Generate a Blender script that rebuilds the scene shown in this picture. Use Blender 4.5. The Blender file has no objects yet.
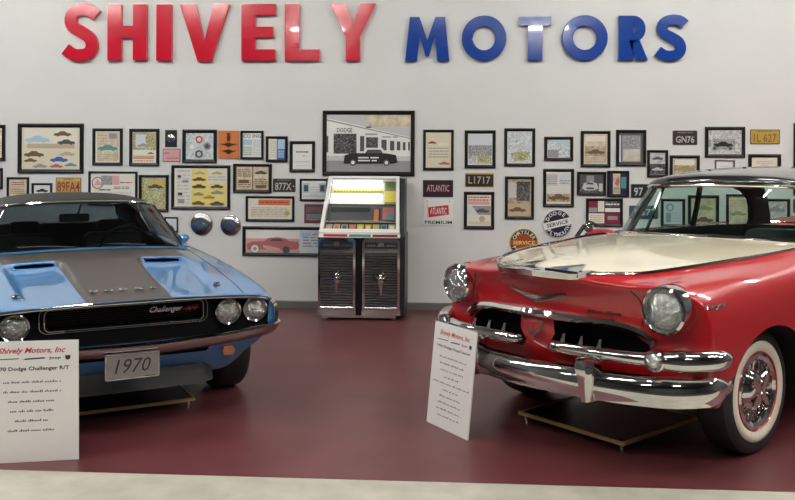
import bpy, bmesh, math, random
from mathutils import Vector, Matrix
from mathutils.bvhtree import BVHTree
R = math.radians
random.seed(7)
SC = bpy.context.scene
COL = SC.collection

# ------------------------------------------------------------------ camera numbers (795 x 500 frame)
F_PX, CAM_H, HOR, ROLL, PSI = 850.0, 1.623, 161.3, 0.0049, R(3.55)
WALL_Y = 9.28
def ray(px, py):
    a, b = px-397.5, py-HOR
    c, s = math.cos(ROLL), math.sin(ROLL)
    u, v = (a*c+b*s)/F_PX, (-a*s+b*c)/F_PX
    return (u*math.cos(PSI)-math.sin(PSI), u*math.sin(PSI)+math.cos(PSI), -v)
def W(px, py, Y=WALL_Y):                       # the point of the wall seen at a pixel -> (x, z)
    d = ray(px, py); t = Y/d[1]
    return d[0]*t, CAM_H+d[2]*t

# ------------------------------------------------------------------ materials
MATS = {}
def mat(name, col, rough=.5, metal=0., coat=0., bump=None, var=None, emit=None, spec=.5, flake=None, coatr=.03):
    if name in MATS: return MATS[name]
    m = bpy.data.materials.new(name); m.use_nodes = True
    nt = m.node_tree; b = nt.nodes['Principled BSDF']
    b.inputs['Base Color'].default_value = (*col, 1)
    b.inputs['Roughness'].default_value = rough
    b.inputs['Metallic'].default_value = metal
    b.inputs['Specular IOR Level'].default_value = spec
    b.inputs['Coat Weight'].default_value = coat
    b.inputs['Coat Roughness'].default_value = coatr
    if emit:
        b.inputs['Emission Color'].default_value = (*emit[0], 1)
        b.inputs['Emission Strength'].default_value = emit[1]
    tc = nt.nodes.new('ShaderNodeTexCoord')
    if var:                                     # (scale, second colour, contrast lo, hi)
        n = nt.nodes.new('ShaderNodeTexNoise'); n.inputs['Scale'].default_value = var[0]; n.inputs['Detail'].default_value = 6
        r = nt.nodes.new('ShaderNodeValToRGB')
        r.color_ramp.elements[0].position = var[2]; r.color_ramp.elements[0].color = (*col, 1)
        r.color_ramp.elements[1].position = var[3]; r.color_ramp.elements[1].color = (*var[1], 1)
        nt.links.new(tc.outputs['Object'], n.inputs['Vector'])
        nt.links.new(n.outputs['Fac'], r.inputs['Fac']); nt.links.new(r.outputs['Color'], b.inputs['Base Color'])
    if bump:                                    # (scale, strength, distance)
        n = nt.nodes.new('ShaderNodeTexNoise'); n.inputs['Scale'].default_value = bump[0]; n.inputs['Detail'].default_value = 4
        bp = nt.nodes.new('ShaderNodeBump'); bp.inputs['Strength'].default_value = bump[1]; bp.inputs['Distance'].default_value = bump[2]
        nt.links.new(tc.outputs['Object'], n.inputs['Vector'])
        nt.links.new(n.outputs['Fac'], bp.inputs['Height']); nt.links.new(bp.outputs['Normal'], b.inputs['Normal'])
    MATS[name] = m
    return m
def glass(name, tint, gloss=.9, rough=.0):
    m = bpy.data.materials.new(name); m.use_nodes = True; nt = m.node_tree
    nt.nodes.remove(nt.nodes['Principled BSDF'])
    out = nt.nodes['Material Output']
    t = nt.nodes.new('ShaderNodeBsdfTransparent'); t.inputs['Color'].default_value = (*tint, 1)
    g = nt.nodes.new('ShaderNodeBsdfGlossy'); g.inputs['Color'].default_value = (gloss, gloss, gloss, 1); g.inputs['Roughness'].default_value = rough
    fr = nt.nodes.new('ShaderNodeFresnel'); ge = nt.nodes.new('ShaderNodeNewGeometry')
    ma = nt.nodes.new('ShaderNodeMath'); ma.operation = 'MULTIPLY_ADD'; ma.inputs[1].default_value = 1/1.5-1.5; ma.inputs[2].default_value = 1.5
    nt.links.new(ge.outputs['Backfacing'], ma.inputs[0]); nt.links.new(ma.outputs[0], fr.inputs['IOR'])
    mx = nt.nodes.new('ShaderNodeMixShader')
    nt.links.new(fr.outputs[0], mx.inputs[0]); nt.links.new(t.outputs[0], mx.inputs[1]); nt.links.new(g.outputs[0], mx.inputs[2])
    nt.links.new(mx.outputs[0], out.inputs['Surface'])
    MATS[name] = m; return m

M_wall = mat('wall_paint', (.60, .60, .575), .55, bump=(60, .08, .002), var=(1.2, (.57, .57, .548), .35, .65))
M_wall2 = mat('room_paint', (.085, .085, .085), .7)
M_ceil = mat('ceiling_paint', (.14, .14, .14), .8)
M_floor = mat('maroon_floor_paint', (.104, .0225, .0245), .42, coat=.2, coatr=.30, bump=(9, .12, .004), var=(2.2, (.136, .035, .037), .38, .66))
M_strip = mat('worn_beige_floor', (.37, .35, .285), .5, bump=(30, .2, .002), var=(6, (.47, .44, .36), .35, .7))
M_base = mat('grey_vinyl_base', (.115, .115, .10), .5)
M_chrome = mat('chrome', (.70, .69, .67), .07, 1.)
M_chrome2 = mat('satin_chrome', (.62, .61, .59), .22, 1.)
M_black = mat('black_plastic', (.012, .012, .013), .4)
M_dark = mat('dark_cavity', (.004, .004, .005), .7, spec=.15)
M_under = mat('black_underbody', (.010, .010, .011), .8)
M_rubber = mat('tyre_rubber', (.018, .018, .018), .6, bump=(80, .2, .002))
M_white = mat('whitewall_cream', (.90, .83, .68), .45)
M_red = mat('lacquer_red', (.43, .008, .013), .28, coat=1.)
M_redd = mat('lacquer_red_door', (.43, .008, .013), .28, coat=1.)
M_cream = mat('lacquer_cream', (.72, .65, .47), .3, coat=1.)
M_blackp = mat('lacquer_black', (.010, .009, .010), .25, coat=1.)
M_blue = mat('metallic_blue', (.065, .25, .54), .30, metal=.4, coat=1.)
M_blueh = mat('metallic_blue_hood', (.065, .25, .54), .30, metal=.4, coat=1.)
M_blued = mat('metallic_blue_door', (.065, .25, .54), .30, metal=.4, coat=1.)
M_stripe = mat('matte_black_hood_paint', (.030, .028, .026), .36, coat=.25, coatr=.3)
M_vinyl = mat('black_vinyl_roof', (.013, .013, .013), .55, spec=.3, bump=(300, .4, .002))
M_gold = mat('gold_wood_edge', (.50, .33, .13), .4, metal=.3)
M_mirror = mat('black_tray_top', (.015, .015, .016), .25)
M_lens = mat('headlamp_glass', (.62, .64, .62), .10, metal=.9, coat=1., bump=(60, .9, .02))
M_amber = mat('amber_lens', (.48, .11, .015), .2, coat=1.)
M_seat = mat('grey_seat_cloth', (.16, .17, .16), .7)
M_seatb = mat('black_seat_vinyl', (.02, .02, .02), .5)
M_seatr = mat('dark_red_trim', (.20, .02, .025), .5)
M_frame = mat('black_frame_wood', (.008, .007, .007), .35, spec=.3)
M_let_r = mat('sign_red_plastic', (.52, .006, .026), .14, coat=.6)
M_let_b = mat('sign_blue_plastic', (.006, .045, .27), .14, coat=.6)
M_board = mat('white_foam_board', (.80, .77, .73), .5)
M_ink = mat('black_ink', (.03, .03, .03), .6)
M_rink = mat('red_ink', (.55, .03, .06), .6)
G_green = glass('green_tinted_glass', (.72, .86, .82))
G_dark = glass('smoked_glass', (.36, .40, .40), .9)
G_clear = glass('clear_glass', (.93, .95, .94))
M_tube = mat('fluorescent_tube', (1, 1, 1), .5, emit=((1., .98, .93), 3.0))
M_lamp = mat('lamp_diffuser', (1, 1, 1), .5, emit=((1., .985, .945), 146.0))
# print inks (flat paper colours and photographic textures)
PC = dict(white=(.78, .77, .73), cream=(.70, .64, .47), ivory=(.76, .72, .60), tan=(.50, .40, .27), brown=(.16, .09, .05), dbrown=(.035, .022, .016), dmaroon=(.030, .006, .010), dteal=(.03, .08, .09), black=(.015, .015, .015),
          grey=(.30, .30, .30), lgrey=(.55, .55, .55), dgrey=(.08, .08, .085), red=(.52, .03, .05), pink=(.68, .36, .36), blue=(.05, .14, .38),
          lblue=(.40, .56, .66), navy=(.010, .015, .040), yellow=(.80, .66, .20), ochre=(.48, .30, .05), orange=(.62, .20, .05), dorange=(.38, .07, .012), green=(.20, .30, .10),
          olive=(.30, .29, .12), teal=(.10, .28, .30), sky=(.50, .60, .66), maroon=(.22, .02, .05), rose=(.45, .14, .14), gold=(.55, .42, .12), pale=(.62, .66, .70))
for k, c in PC.items(): mat('ink_'+k, tuple(v*.88 for v in c), .35, coat=.5, coatr=.06)
mat('ink_photo', (.04, .04, .04), .35, coat=.5, var=(110, (.45, .45, .45), .35, .62))
mat('ink_photolight', (.22, .22, .22), .35, coat=.5, var=(45, (.58, .58, .56), .30, .62))
mat('ink_photodark', (.012, .012, .014), .35, coat=.5, var=(70, (.20, .20, .20), .42, .70))
mat('ink_sepia', (.14, .08, .04), .35, coat=.5, var=(75, (.55, .45, .31), .35, .62))
mat('ink_greenphoto', (.10, .12, .04), .35, coat=.5, var=(95, (.58, .54, .30), .36, .62))
mat('ink_bluephoto', (.22, .28, .31), .35, coat=.5, var=(60, (.62, .66, .66), .30, .60))
mat('ink_old', (.42, .35, .24), .4, var=(14, (.62, .54, .40), .35, .65))

# ------------------------------------------------------------------ mesh builder
TEXT = {}
def text_mesh(s, shear=0., bold=0.):
    key = (s, shear, bold)
    if key in TEXT: return TEXT[key]
    c = bpy.data.curves.new('t', 'FONT'); c.body = s; c.size = 1.; c.shear = shear; c.offset = bold; c.resolution_u = 2
    o = bpy.data.objects.new('t', c); COL.objects.link(o)
    me = bpy.data.meshes.new_from_object(o.evaluated_get(bpy.context.evaluated_depsgraph_get()))
    vs = [(v.co.x, v.co.y) for v in me.vertices]; fs = [list(p.vertices) for p in me.polygons]
    bpy.data.objects.remove(o); bpy.data.curves.remove(c); bpy.data.meshes.remove(me)
    x0 = min(v[0] for v in vs); x1 = max(v[0] for v in vs); y0 = min(v[1] for v in vs); y1 = max(v[1] for v in vs)
    TEXT[key] = (vs, fs, x0, x1, y0, y1)
    return TEXT[key]
class MB:
    car = False
    def __init__(s, m=None): s.v = []; s.f = []; s.mi = []; s.ms = []; s.cur = 0; m and s.use(m)
    def use(s, m):
        if isinstance(m, str): m = MATS[m]
        if m not in s.ms: s.ms.append(m)
        s.cur = s.ms.index(m); return s
    def add(s, vs, fs):
        n = len(s.v); s.v += [tuple(v) for v in vs]
        for f in fs: s.f.append([n+i for i in f]); s.mi.append(s.cur)
        return s
    def poly(s, pts): return s.add(pts, [list(range(len(pts)))])
    def box(s, x0, x1, y0, y1, z0, z1):
        v = [(x, y, z) for z in (z0, z1) for y in (y0, y1) for x in (x0, x1)]
        return s.add(v, [[0, 2, 3, 1], [4, 5, 7, 6], [0, 1, 5, 4], [2, 6, 7, 3], [0, 4, 6, 2], [1, 3, 7, 5]])
    def prism(s, pts, fn, w0, w1):              # extrude a 2D outline between two depths; fn(u, v, w) -> point
        n = len(pts)
        v = [fn(u, q, w0) for u, q in pts]+[fn(u, q, w1) for u, q in pts]
        return s.add(v, [list(range(n))[::-1], [n+i for i in range(n)]]+[[i, (i+1) % n, n+(i+1) % n, n+i] for i in range(n)])
    def grid(s, rows, closed=False):
        m = len(rows[0]); v = [p for r in rows for p in r]; f = []
        for i in range(len(rows)-1):
            for j in range(m if closed else m-1):
                k = (j+1) % m
                f.append([i*m+j, i*m+k, (i+1)*m+k, (i+1)*m+j])
        return s.add(v, f)
    def sweep(s, path, prof, up=(0, 0, 1), closed=False, caps=True, scale=None):
        P = [Vector(p) for p in path]; n = len(P); rows = []
        for i, p in enumerate(P):
            a = P[(i-1) % n] if (closed or i) else P[i]; b = P[(i+1) % n] if (closed or i < n-1) else P[i]
            t = (b-a).normalized(); u = Vector(up); side = u.cross(t)
            if side.length < 1e-4: side = Vector((1, 0, 0)).cross(t)
            side.normalize(); u = t.cross(side).normalized(); k = scale[i] if scale else 1.
            rows.append([p+side*(q[0]*k)+u*(q[1]*k) for q in prof])
        if closed: rows.append(rows[0])
        s.grid(rows, closed=True)
        if caps and not closed:
            s.poly(rows[0][::-1]); s.poly(rows[-1])
        return s
    def tube(s, path, r, n=8, closed=False, ry=None, scale=None, up=(0, 0, 1)):
        prof = [(r*math.cos(2*math.pi*i/n), (ry or r)*math.sin(2*math.pi*i/n)) for i in range(n)]
        return s.sweep(path, prof, up, closed, True, scale)
    def lathe(s, prof, c=(0, 0, 0), axis=(0, 0, 1), n=32):     # prof = [(radius, height along the axis)]
        ax = Vector(axis).normalized(); t = Vector((0, 0, 1)) if abs(ax.z) < .9 else Vector((1, 0, 0))
        e1 = ax.cross(t).normalized(); e2 = ax.cross(e1); c = Vector(c)
        rows = [[c+ax*h+(e1*math.cos(2*math.pi*i/n)+e2*math.sin(2*math.pi*i/n))*max(r, 1e-5) for i in range(n)] for r, h in prof]
        return s.grid(rows, closed=True)
    def ball(s, c, rx, ry, rz, n=16, m=8):
        rows = []
        for i in range(m+1):
            a = -math.pi/2+math.pi*i/m
            rows.append([(c[0]+rx*math.cos(a)*math.cos(2*math.pi*j/n), c[1]+ry*math.cos(a)*math.sin(2*math.pi*j/n), c[2]+rz*math.sin(a)) for j in range(n)])
        return s.grid(rows, closed=True)
    def text(s, st, fn, cx, cy, h=None, w=None, shear=0., bold=0., depth=0., w0=0.):
        vs, fs, x0, x1, y0, y1 = text_mesh(st, shear, bold)
        ky = (h/(y1-y0)) if h else w/(x1-x0)
        kx = (w/(x1-x0)) if w else ky
        q = [(cx+(x-(x0+x1)/2)*kx, cy+(y-(y0+y1)/2)*ky) for x, y in vs]
        s.add([fn(a, b, w0+depth) for a, b in q], fs)
        if depth:
            cnt = {}
            for f in fs:
                for i in range(len(f)):
                    e = (f[i], f[(i+1) % len(f)]); cnt[tuple(sorted(e))] = cnt.get(tuple(sorted(e)), 0)+1
            n = len(q)
            s.add([fn(a, b, w0) for a, b in q]+[fn(a, b, w0+depth) for a, b in q], [[a, b, n+b, n+a] for (a, b), c in cnt.items() if c == 1])
        return s
    def build(s, name, parent=None, smooth=35, sub=0, bevel=0., merge=True, loc=None):
        v = [(-a[0], a[1], a[2]) for a in s.v] if s.car else s.v
        me = bpy.data.meshes.new(name); me.from_pydata([tuple(p) for p in v], [], s.f)
        for m in s.ms: me.materials.append(m)
        me.polygons.foreach_set('material_index', s.mi)
        bm = bmesh.new(); bm.from_mesh(me)
        if merge: bmesh.ops.remove_doubles(bm, verts=bm.verts, dist=1e-5)
        bmesh.ops.recalc_face_normals(bm, faces=bm.faces)
        bm.to_mesh(me); bm.free()
        if smooth:
            me.shade_smooth(); me.set_sharp_from_angle(angle=R(smooth))
        o = bpy.data.objects.new(name, me); COL.objects.link(o)
        if parent: o.parent = parent
        if loc: o.location = loc
        if bevel:
            b = o.modifiers.new('b', 'BEVEL'); b.width = bevel; b.segments = 2; b.limit_method = 'ANGLE'; b.angle_limit = R(40)
            bake(o)
        if sub:
            b = o.modifiers.new('s', 'SUBSURF'); b.levels = sub; b.render_levels = sub; bake(o)
        return o
class CMB(MB): car = True
def bake(o):
    bpy.context.view_layer.update()
    me = bpy.data.meshes.new_from_object(o.evaluated_get(bpy.context.evaluated_depsgraph_get()))
    o.modifiers.clear(); o.data = me
def empty(name, loc, rz=0.):
    o = bpy.data.objects.new(name, None); COL.objects.link(o); o.location = loc; o.rotation_euler = (0, 0, rz); o.empty_display_size = .1
    return o
def tag(o, label, cat, group=None, kind=None):
    o['label'] = label; o['category'] = cat
    if group: o['group'] = group
    if kind: o['kind'] = kind
    return o
def struct(o): o['kind'] = 'structure'; return o
def smooth_path(pts, k=6):
    P = [Vector(p) for p in pts]; out = []
    for i in range(len(P)-1):
        a, b, c, d = P[max(i-1, 0)], P[i], P[i+1], P[min(i+2, len(P)-1)]
        for j in range(k):
            t = j/k
            out.append(.5*((2*b)+(c-a)*t+(2*a-5*b+4*c-d)*t*t+(3*b-a-3*c+d)*t**3))
    out.append(P[-1]); return out
def rrect(x0, y0, x1, y1, r, k=5):
    o = []
    for cx, cy, a in ((x1-r, y1-r, 0), (x0+r, y1-r, 90), (x0+r, y0+r, 180), (x1-r, y0+r, 270)):
        for i in range(k+1):
            t = R(a+90*i/k); o.append((cx+r*math.cos(t), cy+r*math.sin(t)))
    return o

# ------------------------------------------------------------------ the room
XL, XR, YB, ZC = -9., 9., -7., 4.7
b = MB(M_floor); b.box(XL, XR, 4.31, WALL_Y, -.1, 0); struct(b.build('floor', smooth=0))
b = MB(M_strip); b.box(XL, XR, 3.15, 4.31, -.1, -.0005); struct(b.build('floor_worn_strip', smooth=0))
b = MB(mat('unseen_dark_floor', (.030, .028, .028), .9, bump=(200, .4, .002))); b.box(XL, XR, YB, 3.15, -.1, -.001); struct(b.build('floor_unseen_dark', smooth=0))  # unseen floor, added dark to deepen the reflections in the chrome
b = MB(M_wall); b.box(XL, XR, WALL_Y, WALL_Y+.15, 0, ZC); struct(b.build('wall_back', smooth=0))
b = MB(M_wall2); b.box(XL, XR, YB-.15, YB, 0, ZC); struct(b.build('wall_front', smooth=0))
b = MB(M_wall2); b.box(XL-.15, XL, YB, WALL_Y, 0, ZC); struct(b.build('wall_left', smooth=0))
b = MB(M_wall2); b.box(XR, XR+.15, YB, WALL_Y, 0, ZC); struct(b.build('wall_right', smooth=0))
b = MB(M_ceil); b.box(XL, XR, YB, WALL_Y, ZC, ZC+.1); struct(b.build('ceiling', smooth=0))
b = MB(M_base); b.prism([(0, 0), (.012, 0), (.012, .07), (.004, .082), (0, .082)], lambda u, v, w: (w, WALL_Y-u, v), XL, XR); struct(b.build('baseboard_back', smooth=0))
def ceiling_light(x, y, lab):
    t = empty('ceiling_light', (x, y, ZC-.10)); tag(t, lab, 'ceiling light', 'long ceiling lights')
    b = MB(M_wall2); b.prism([(-.16, .0), (-.10, .10), (.10, .10), (.16, .0), (.13, .03), (-.13, .03)], lambda u, v, w: (w, u, v), -.62, .62); b.build('housing', t, smooth=0)
    b = MB(M_lamp); b.tube([(-.60, 0, .0), (.60, 0, .0)], .045, 10, ry=.03); b.build('diffuser', t)
for y, where, xs in ((-.6, 'visitors', (-3, 2)), (3.0, 'floor strip edge', (-6.6, -4.4, -2.2, 0, 2.2, 4.4, 6.6)), (5.9, 'car noses', (-6.6, -4.8, -2.9, 1.8, 3.5, 5.2, 6.9)), (8.25, 'picture wall', (-7.2, 7.2))):
    for i, x in enumerate(xs):
        ceiling_light(x, y, 'long ceiling light over the %s, %s of its row' % (where, ('first', 'second', 'third', 'fourth', 'fifth', 'sixth', 'seventh')[i]))

# ------------------------------------------------------------------ wall letters
def wf(u, v, w): return (u, -w, v)             # wall frame: u right, v up, w out of the wall
def strip2(b, outer, inner, fn, d):            # ring between two outlines with the same number of points, depth d
    n = len(outer)
    rows = [[fn(*p, 0) for p in inner], [fn(*p, 0) for p in outer], [fn(*p, d-.006) for p in outer], [fn(*[q+(r-q)*.06 for q, r in zip(p, pi)], d) for p, pi in zip(outer, inner)],
            [fn(*[q+(r-q)*.94 for q, r in zip(p, pi)], d) for p, pi in zip(outer, inner)], [fn(*p, d-.006) for p in inner], [fn(*p, 0) for p in inner]]
    b.grid(rows, closed=True)
def letter(ch, px0, py0, px1, py1, m, lab, word):
    D = .055; x0, z1 = W(px0, py0, WALL_Y-D); x1, z0 = W(px1, py1, WALL_Y-D); w, h = x1-x0, z1-z0
    b = MB(m); q = lambda x, y: (x*w, y*h)
    P = lambda pts: b.prism([q(*p) for p in pts], wf, 0, D)
    s = .155/w                                  # stem width as a fraction
    if ch == 'I': P([(0, 0), (1, 0), (1, 1), (0, 1)])
    elif ch == 'H': P([(0, 0), (s, 0), (s, .40), (1-s, .40), (1-s, 0), (1, 0), (1, 1), (1-s, 1), (1-s, .62), (s, .62), (s, 1), (0, 1)])
    elif ch == 'E': P([(0, 0), (1, 0), (1, .20), (s, .20), (s, .41), (.94, .41), (.94, .60), (s, .60), (s, .80), (1, .80), (1, 1), (0, 1)])
    elif ch == 'L': P([(0, 0), (1, 0), (1, .20), (s, .20), (s, 1), (0, 1)])
    elif ch == 'T': P([(.5-s/2, 0), (.5+s/2, 0), (.5+s/2, .80), (1, .80), (1, 1), (0, 1), (0, .80), (.5-s/2, .80)])
    elif ch == 'V': P([(.36, 0), (.64, 0), (1, 1), (.68, 1), (.5, .36), (.32, 1), (0, 1)])
    elif ch == 'Y': P([(.5-s/2, 0), (.5+s/2, 0), (.5+s/2, .42), (1, 1), (.66, 1), (.5, .66), (.34, 1), (0, 1), (.5-s/2, .42)])
    elif ch == 'M': P([(0, 0), (.27, 0), (.33, .56), (.46, .10), (.54, .10), (.67, .56), (.73, 0), (1, 0), (.90, 1), (.68, 1), (.5, .47), (.32, 1), (.10, 1)])
    elif ch == 'O':
        n = 48; o = [(w/2+w/2*math.cos(2*math.pi*i/n), h/2+h/2*math.sin(2*math.pi*i/n)) for i in range(n)]
        i_ = [(w/2+(w/2-.118)*math.cos(2*math.pi*i/n), h/2+(h/2-.118)*math.sin(2*math.pi*i/n)) for i in range(n)]
        strip2(b, o, i_, wf, D)
    elif ch == 'R':
        P([(0, 0), (s, 0), (s, 1), (0, 1)])
        out, inn = [], []
        for i in range(13):
            a = R(90-180*i/12); out.append((.50*w+.44*w*math.cos(a), .70*h+.30*h*math.sin(a))); inn.append((.50*w+(.44*w-.11)*math.cos(a), .70*h+(.30*h-.095)*math.sin(a)))
        out = [(s*w, h)]+out+[(s*w, .40*h)]; inn = [(s*w, h-.10)]+inn+[(s*w, .40*h+.10)]
        for i in range(len(out)-1): b.prism([out[i], out[i+1], inn[i+1], inn[i]], wf, 0, D)
        P([(.36, .44), (.74, .44), (1.02, 0), (.62, 0)])
    elif ch == 'S':
        c = smooth_path([(.95, .79, 0), (.78, .875, 0), (.52, .895, 0), (.27, .84, 0), (.185, .70, 0), (.29, .585, 0), (.52, .505, 0), (.74, .41, 0), (.815, .27, 0), (.72, .145, 0), (.48, .105, 0), (.25, .125, 0), (.04, .215, 0)], 5)
        hw = .068 if m is M_let_r else .056; e = .005; k_ = .93; 
        b.sweep([((.5+(p.x-.5)*k_)*w, -D/2, p.y*h) for p in c], [(-hw, -D/2), (hw, -D/2), (hw, D/2-e), (hw-e, D/2), (-hw+e, D/2), (-hw, D/2-e)], up=(0, -1, 0))
    o = b.build('sign_letter', None, smooth=30, loc=(x0, WALL_Y-.001, z0))
    tag(o, lab, 'letter', word)
RW, BW = 'red letters of the name on the wall', 'blue letters of the name on the wall'
letter('S', 62.6, 3.6, 98.9, 61.1, M_let_r, 'big glossy red letter S that begins the red word', RW)
letter('H', 107.5, 4.5, 146.4, 60.2, M_let_r, 'big red letter H on the wall, second of the red word', RW)
letter('I', 156.4, 4.5, 171.3, 60.5, M_let_r, 'big red letter I, narrowest of the red word', RW)
letter('V', 180, 4.5, 228.9, 61.1, M_let_r, 'big red letter V in the middle of the red word', RW)
letter('E', 241.5, 4, 275, 60.7, M_let_r, 'big red letter E on the wall between V and L', RW)
letter('L', 285, 4, 319.4, 60.7, M_let_r, 'big red letter L on the wall between E and Y', RW)
letter('Y', 330.3, 3.6, 375.6, 60.7, M_let_r, 'big red letter Y that ends the red word', RW)
letter('M', 405.4, 17, 449.3, 60.8, M_let_b, 'blue letter M that begins the blue word', BW)
letter('O', 462, 15.5, 506.4, 61, M_let_b, 'round blue letter O between M and T', BW)
letter('T', 519.5, 16.6, 551.2, 60.2, M_let_b, 'blue letter T in the middle of the blue word', BW)
letter('O', 562, 15.2, 607.8, 60.7, M_let_b, 'round blue letter O between T and R', BW)
letter('R', 618.7, 15.6, 647.3, 60, M_let_b, 'blue letter R on the wall, last but one of the blue word', BW)
letter('S', 655.8, 15, 687.5, 60.5, M_let_b, 'blue letter S that ends the blue word', BW)

# ------------------------------------------------------------------ pictures
CARP = [(0, .10), (.02, .22), (.10, .27), (.27, .31), (.37, .44), (.62, .45), (.76, .30), (.95, .27), (1, .18), (.99, .08), (.86, .07), (.80, 0), (.74, 0), (.69, .07), (.30, .07), (.25, 0), (.19, 0), (.14, .07)]
def art(b, items, w, h, x0=0., z0=0., w0=.0):
    """draw flat printed shapes; coordinates are fractions of the sheet, y up"""
    k = 0
    for it in items:
        k += 1; d = w0+.0005*k
        fn = lambda u, v, q, d=d: (x0+u, -(d+q), z0+v)
        t = it[0]
        if t == 'r':
            b.use('ink_'+it[5]); b.poly([fn(it[1]*w, it[2]*h, 0), fn(it[3]*w, it[2]*h, 0), fn(it[3]*w, it[4]*h, 0), fn(it[1]*w, it[4]*h, 0)])
        elif t == 'c':                          # a side view of a car: cx, cy, width, colour, direction
            b.use('ink_'+it[4]); s = it[3]*w; sg = it[5] if len(it) > 5 else 1
            b.poly([fn(it[1]*w+sg*(x-.5)*s, it[2]*h+(y-.2)*s*.66, 0) for x, y in CARP])
        elif t == 't':                          # rows of small print: box, rows, colour
            b.use('ink_'+it[6]); n = it[5]; rh = (it[4]-it[2])/n
            for i in range(n):
                x = it[1]; y = it[2]+i*rh
                while x < it[3]-.01:
                    l = min(random.uniform(.05, .16), it[3]-x)
                    b.poly([fn(x*w, (y+.25*rh)*h, 0), fn((x+l)*w, (y+.25*rh)*h, 0), fn((x+l)*w, (y+.7*rh)*h, 0), fn(x*w, (y+.7*rh)*h, 0)])
                    x += l+.02
        elif t == 'w':                          # words: text, cx, cy, height, colour, width, shear
            b.use('ink_'+it[5]); b.text(it[1], fn, it[2]*w, it[3]*h, h=it[4]*h, w=(it[6]*w if len(it) > 6 and it[6] else None), shear=(it[7] if len(it) > 7 else 0), bold=.01)
        elif t == 'o':
            b.use('ink_'+it[5]); rr = it[3]*min(w, h) if it[4] is None else it[3]*w
            b.poly([fn(it[1]*w+rr*math.cos(i*math.pi/12), it[2]*h+rr*math.sin(i*math.pi/12), 0) for i in range(24)])
        elif t == 'p':
            b.use('ink_'+it[2]); b.poly([fn(x*w, y*h, 0) for x, y in it[1]])
FR = 'framed pictures on the wall'
def picture(px0, py0, px1, py1, bd, base, items, label, cat='framed picture', matb=0., fm=M_frame, group=FR, depth=.022, name='picture_frame'):
    x0, z1 = W(px0, py0); x1, z0 = W(px1, py1); w, h = x1-x0, z1-z0; k = .0109; B = bd*k
    t = empty(name, ((x0+x1)/2, WALL_Y, z0)); tag(t, label, cat, group)
    b = MB(fm); X0, X1 = -w/2, w/2
    # mitred moulding: four rails from one swept profile
    out = [(X0, 0), (X1, 0), (X1, h), (X0, h)]; inn = [(X0+B, B), (X1-B, B), (X1-B, h-B), (X0+B, h-B)]
    mid = [(a[0]+(c[0]-a[0])*.35, a[1]+(c[1]-a[1])*.35) for a, c in zip(out, inn)]
    rows = [[(p[0], -.001, p[1]) for p in out], [(p[0], -depth*.8, p[1]) for p in out], [(p[0], -depth, p[1]) for p in mid], [(p[0], -depth*.55, p[1]) for p in inn], [(p[0], -.004, p[1]) for p in inn], [(p[0], -.001, p[1]) for p in out]]
    b.grid(rows, closed=True); b.build('frame', t, smooth=0)
    b = MB('ink_'+base); x = X0+B*.8; zz = B*.8; ww, hh = w-1.6*B, h-1.6*B
    b.poly([(x, -.006, zz), (x+ww, -.006, zz), (x+ww, -.006, zz+hh), (x, -.006, zz+hh)])
    if matb:
        b.build('mat_board', t, smooth=0); b = MB('ink_ivory'); g = matb*k
        b.box(x+g, x+ww-g, -.0068, -.0062, zz+g, zz+hh-g)
        art(b, items, ww-2*g, hh-2*g, x+g, zz+g, .0068)
    else: art(b, items, ww, hh, x, zz, .006)
    b.build('print', t, smooth=0, merge=False)
    return t
T = True
picture(-15, 124.7, 5.5, 161, 3.5, 'ivory', [('t', .3, .1, .9, .9, 9, 'tan')], 'black framed cream sheet cut by the photo edge, beside the wide car poster')
picture(18.4, 123.4, 83.8, 173.5, 4.2, 'ivory', [('r', .03, .03, .97, .97, 'cream'), ('r', .05, .62, .95, .97, 'ivory'), ('r', .1, .50, .9, .60, 'tan'), ('c', .27, .70, .42, 'lblue'), ('c', .70, .83, .30, 'brown', -1), ('c', .76, .64, .30, 'dgrey'),
    ('c', .22, .36, .34, 'brown', -1), ('c', .16, .22, .22, 'brown'), ('c', .64, .24, .30, 'blue'), ('c', .78, .37, .26, 'tan'), ('c', .32, .09, .24, 'grey'), ('c', .60, .09, .22, 'rose', -1), ('c', .84, .12, .20, 'teal')],
    'wide black frame with a poster of many coloured cars and a large light blue one')
picture(93, 128.4, 122.8, 165.4, 3, 'ivory', [('r', .07, .05, .93, .95, 'old'), ('r', .55, .76, .85, .92, 'grey'), ('t', .1, .55, .5, .9, 4, 'tan'), ('c', .5, .46, .8, 'teal'), ('t', .12, .1, .88, .3, 3, 'tan')], 'narrow black frame with one small green car on tan paper, beside the car poster')
picture(129.8, 128.7, 159.5, 166.2, 3.2, 'ivory', [('r', .04, .42, .96, .97, 'greenphoto'), ('r', .15, .5, .55, .9, 'pale'), ('c', .45, .56, .5, 'grey'), ('r', .05, .15, .9, .25, 'tan'), ('t', .1, .05, .85, .2, 2, 'orange'), ('c', .75, .32, .25, 'dgrey')], 'black frame with a leafy green scene above a tan caption')
picture(182.8, 129.5, 217, 163, 3.5, 'pale', [('r', .02, .02, .98, .98, 'bluephoto'), ('o', .48, .74, .13, None, 'red'), ('o', .48, .74, .08, None, 'ivory'), ('o', .24, .48, .14, None, 'sky'), ('o', .24, .48, .09, None, 'white'), ('o', .76, .50, .14, None, 'grey'), ('o', .76, .50, .08, None, 'dgrey'), ('o', .48, .22, .14, None, 'dgrey'), ('o', .48, .22, .08, None, 'lgrey'), ('t', .1, .04, .9, .10, 1, 'white')], 'black frame holding four round badges set in a diamond')
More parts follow.
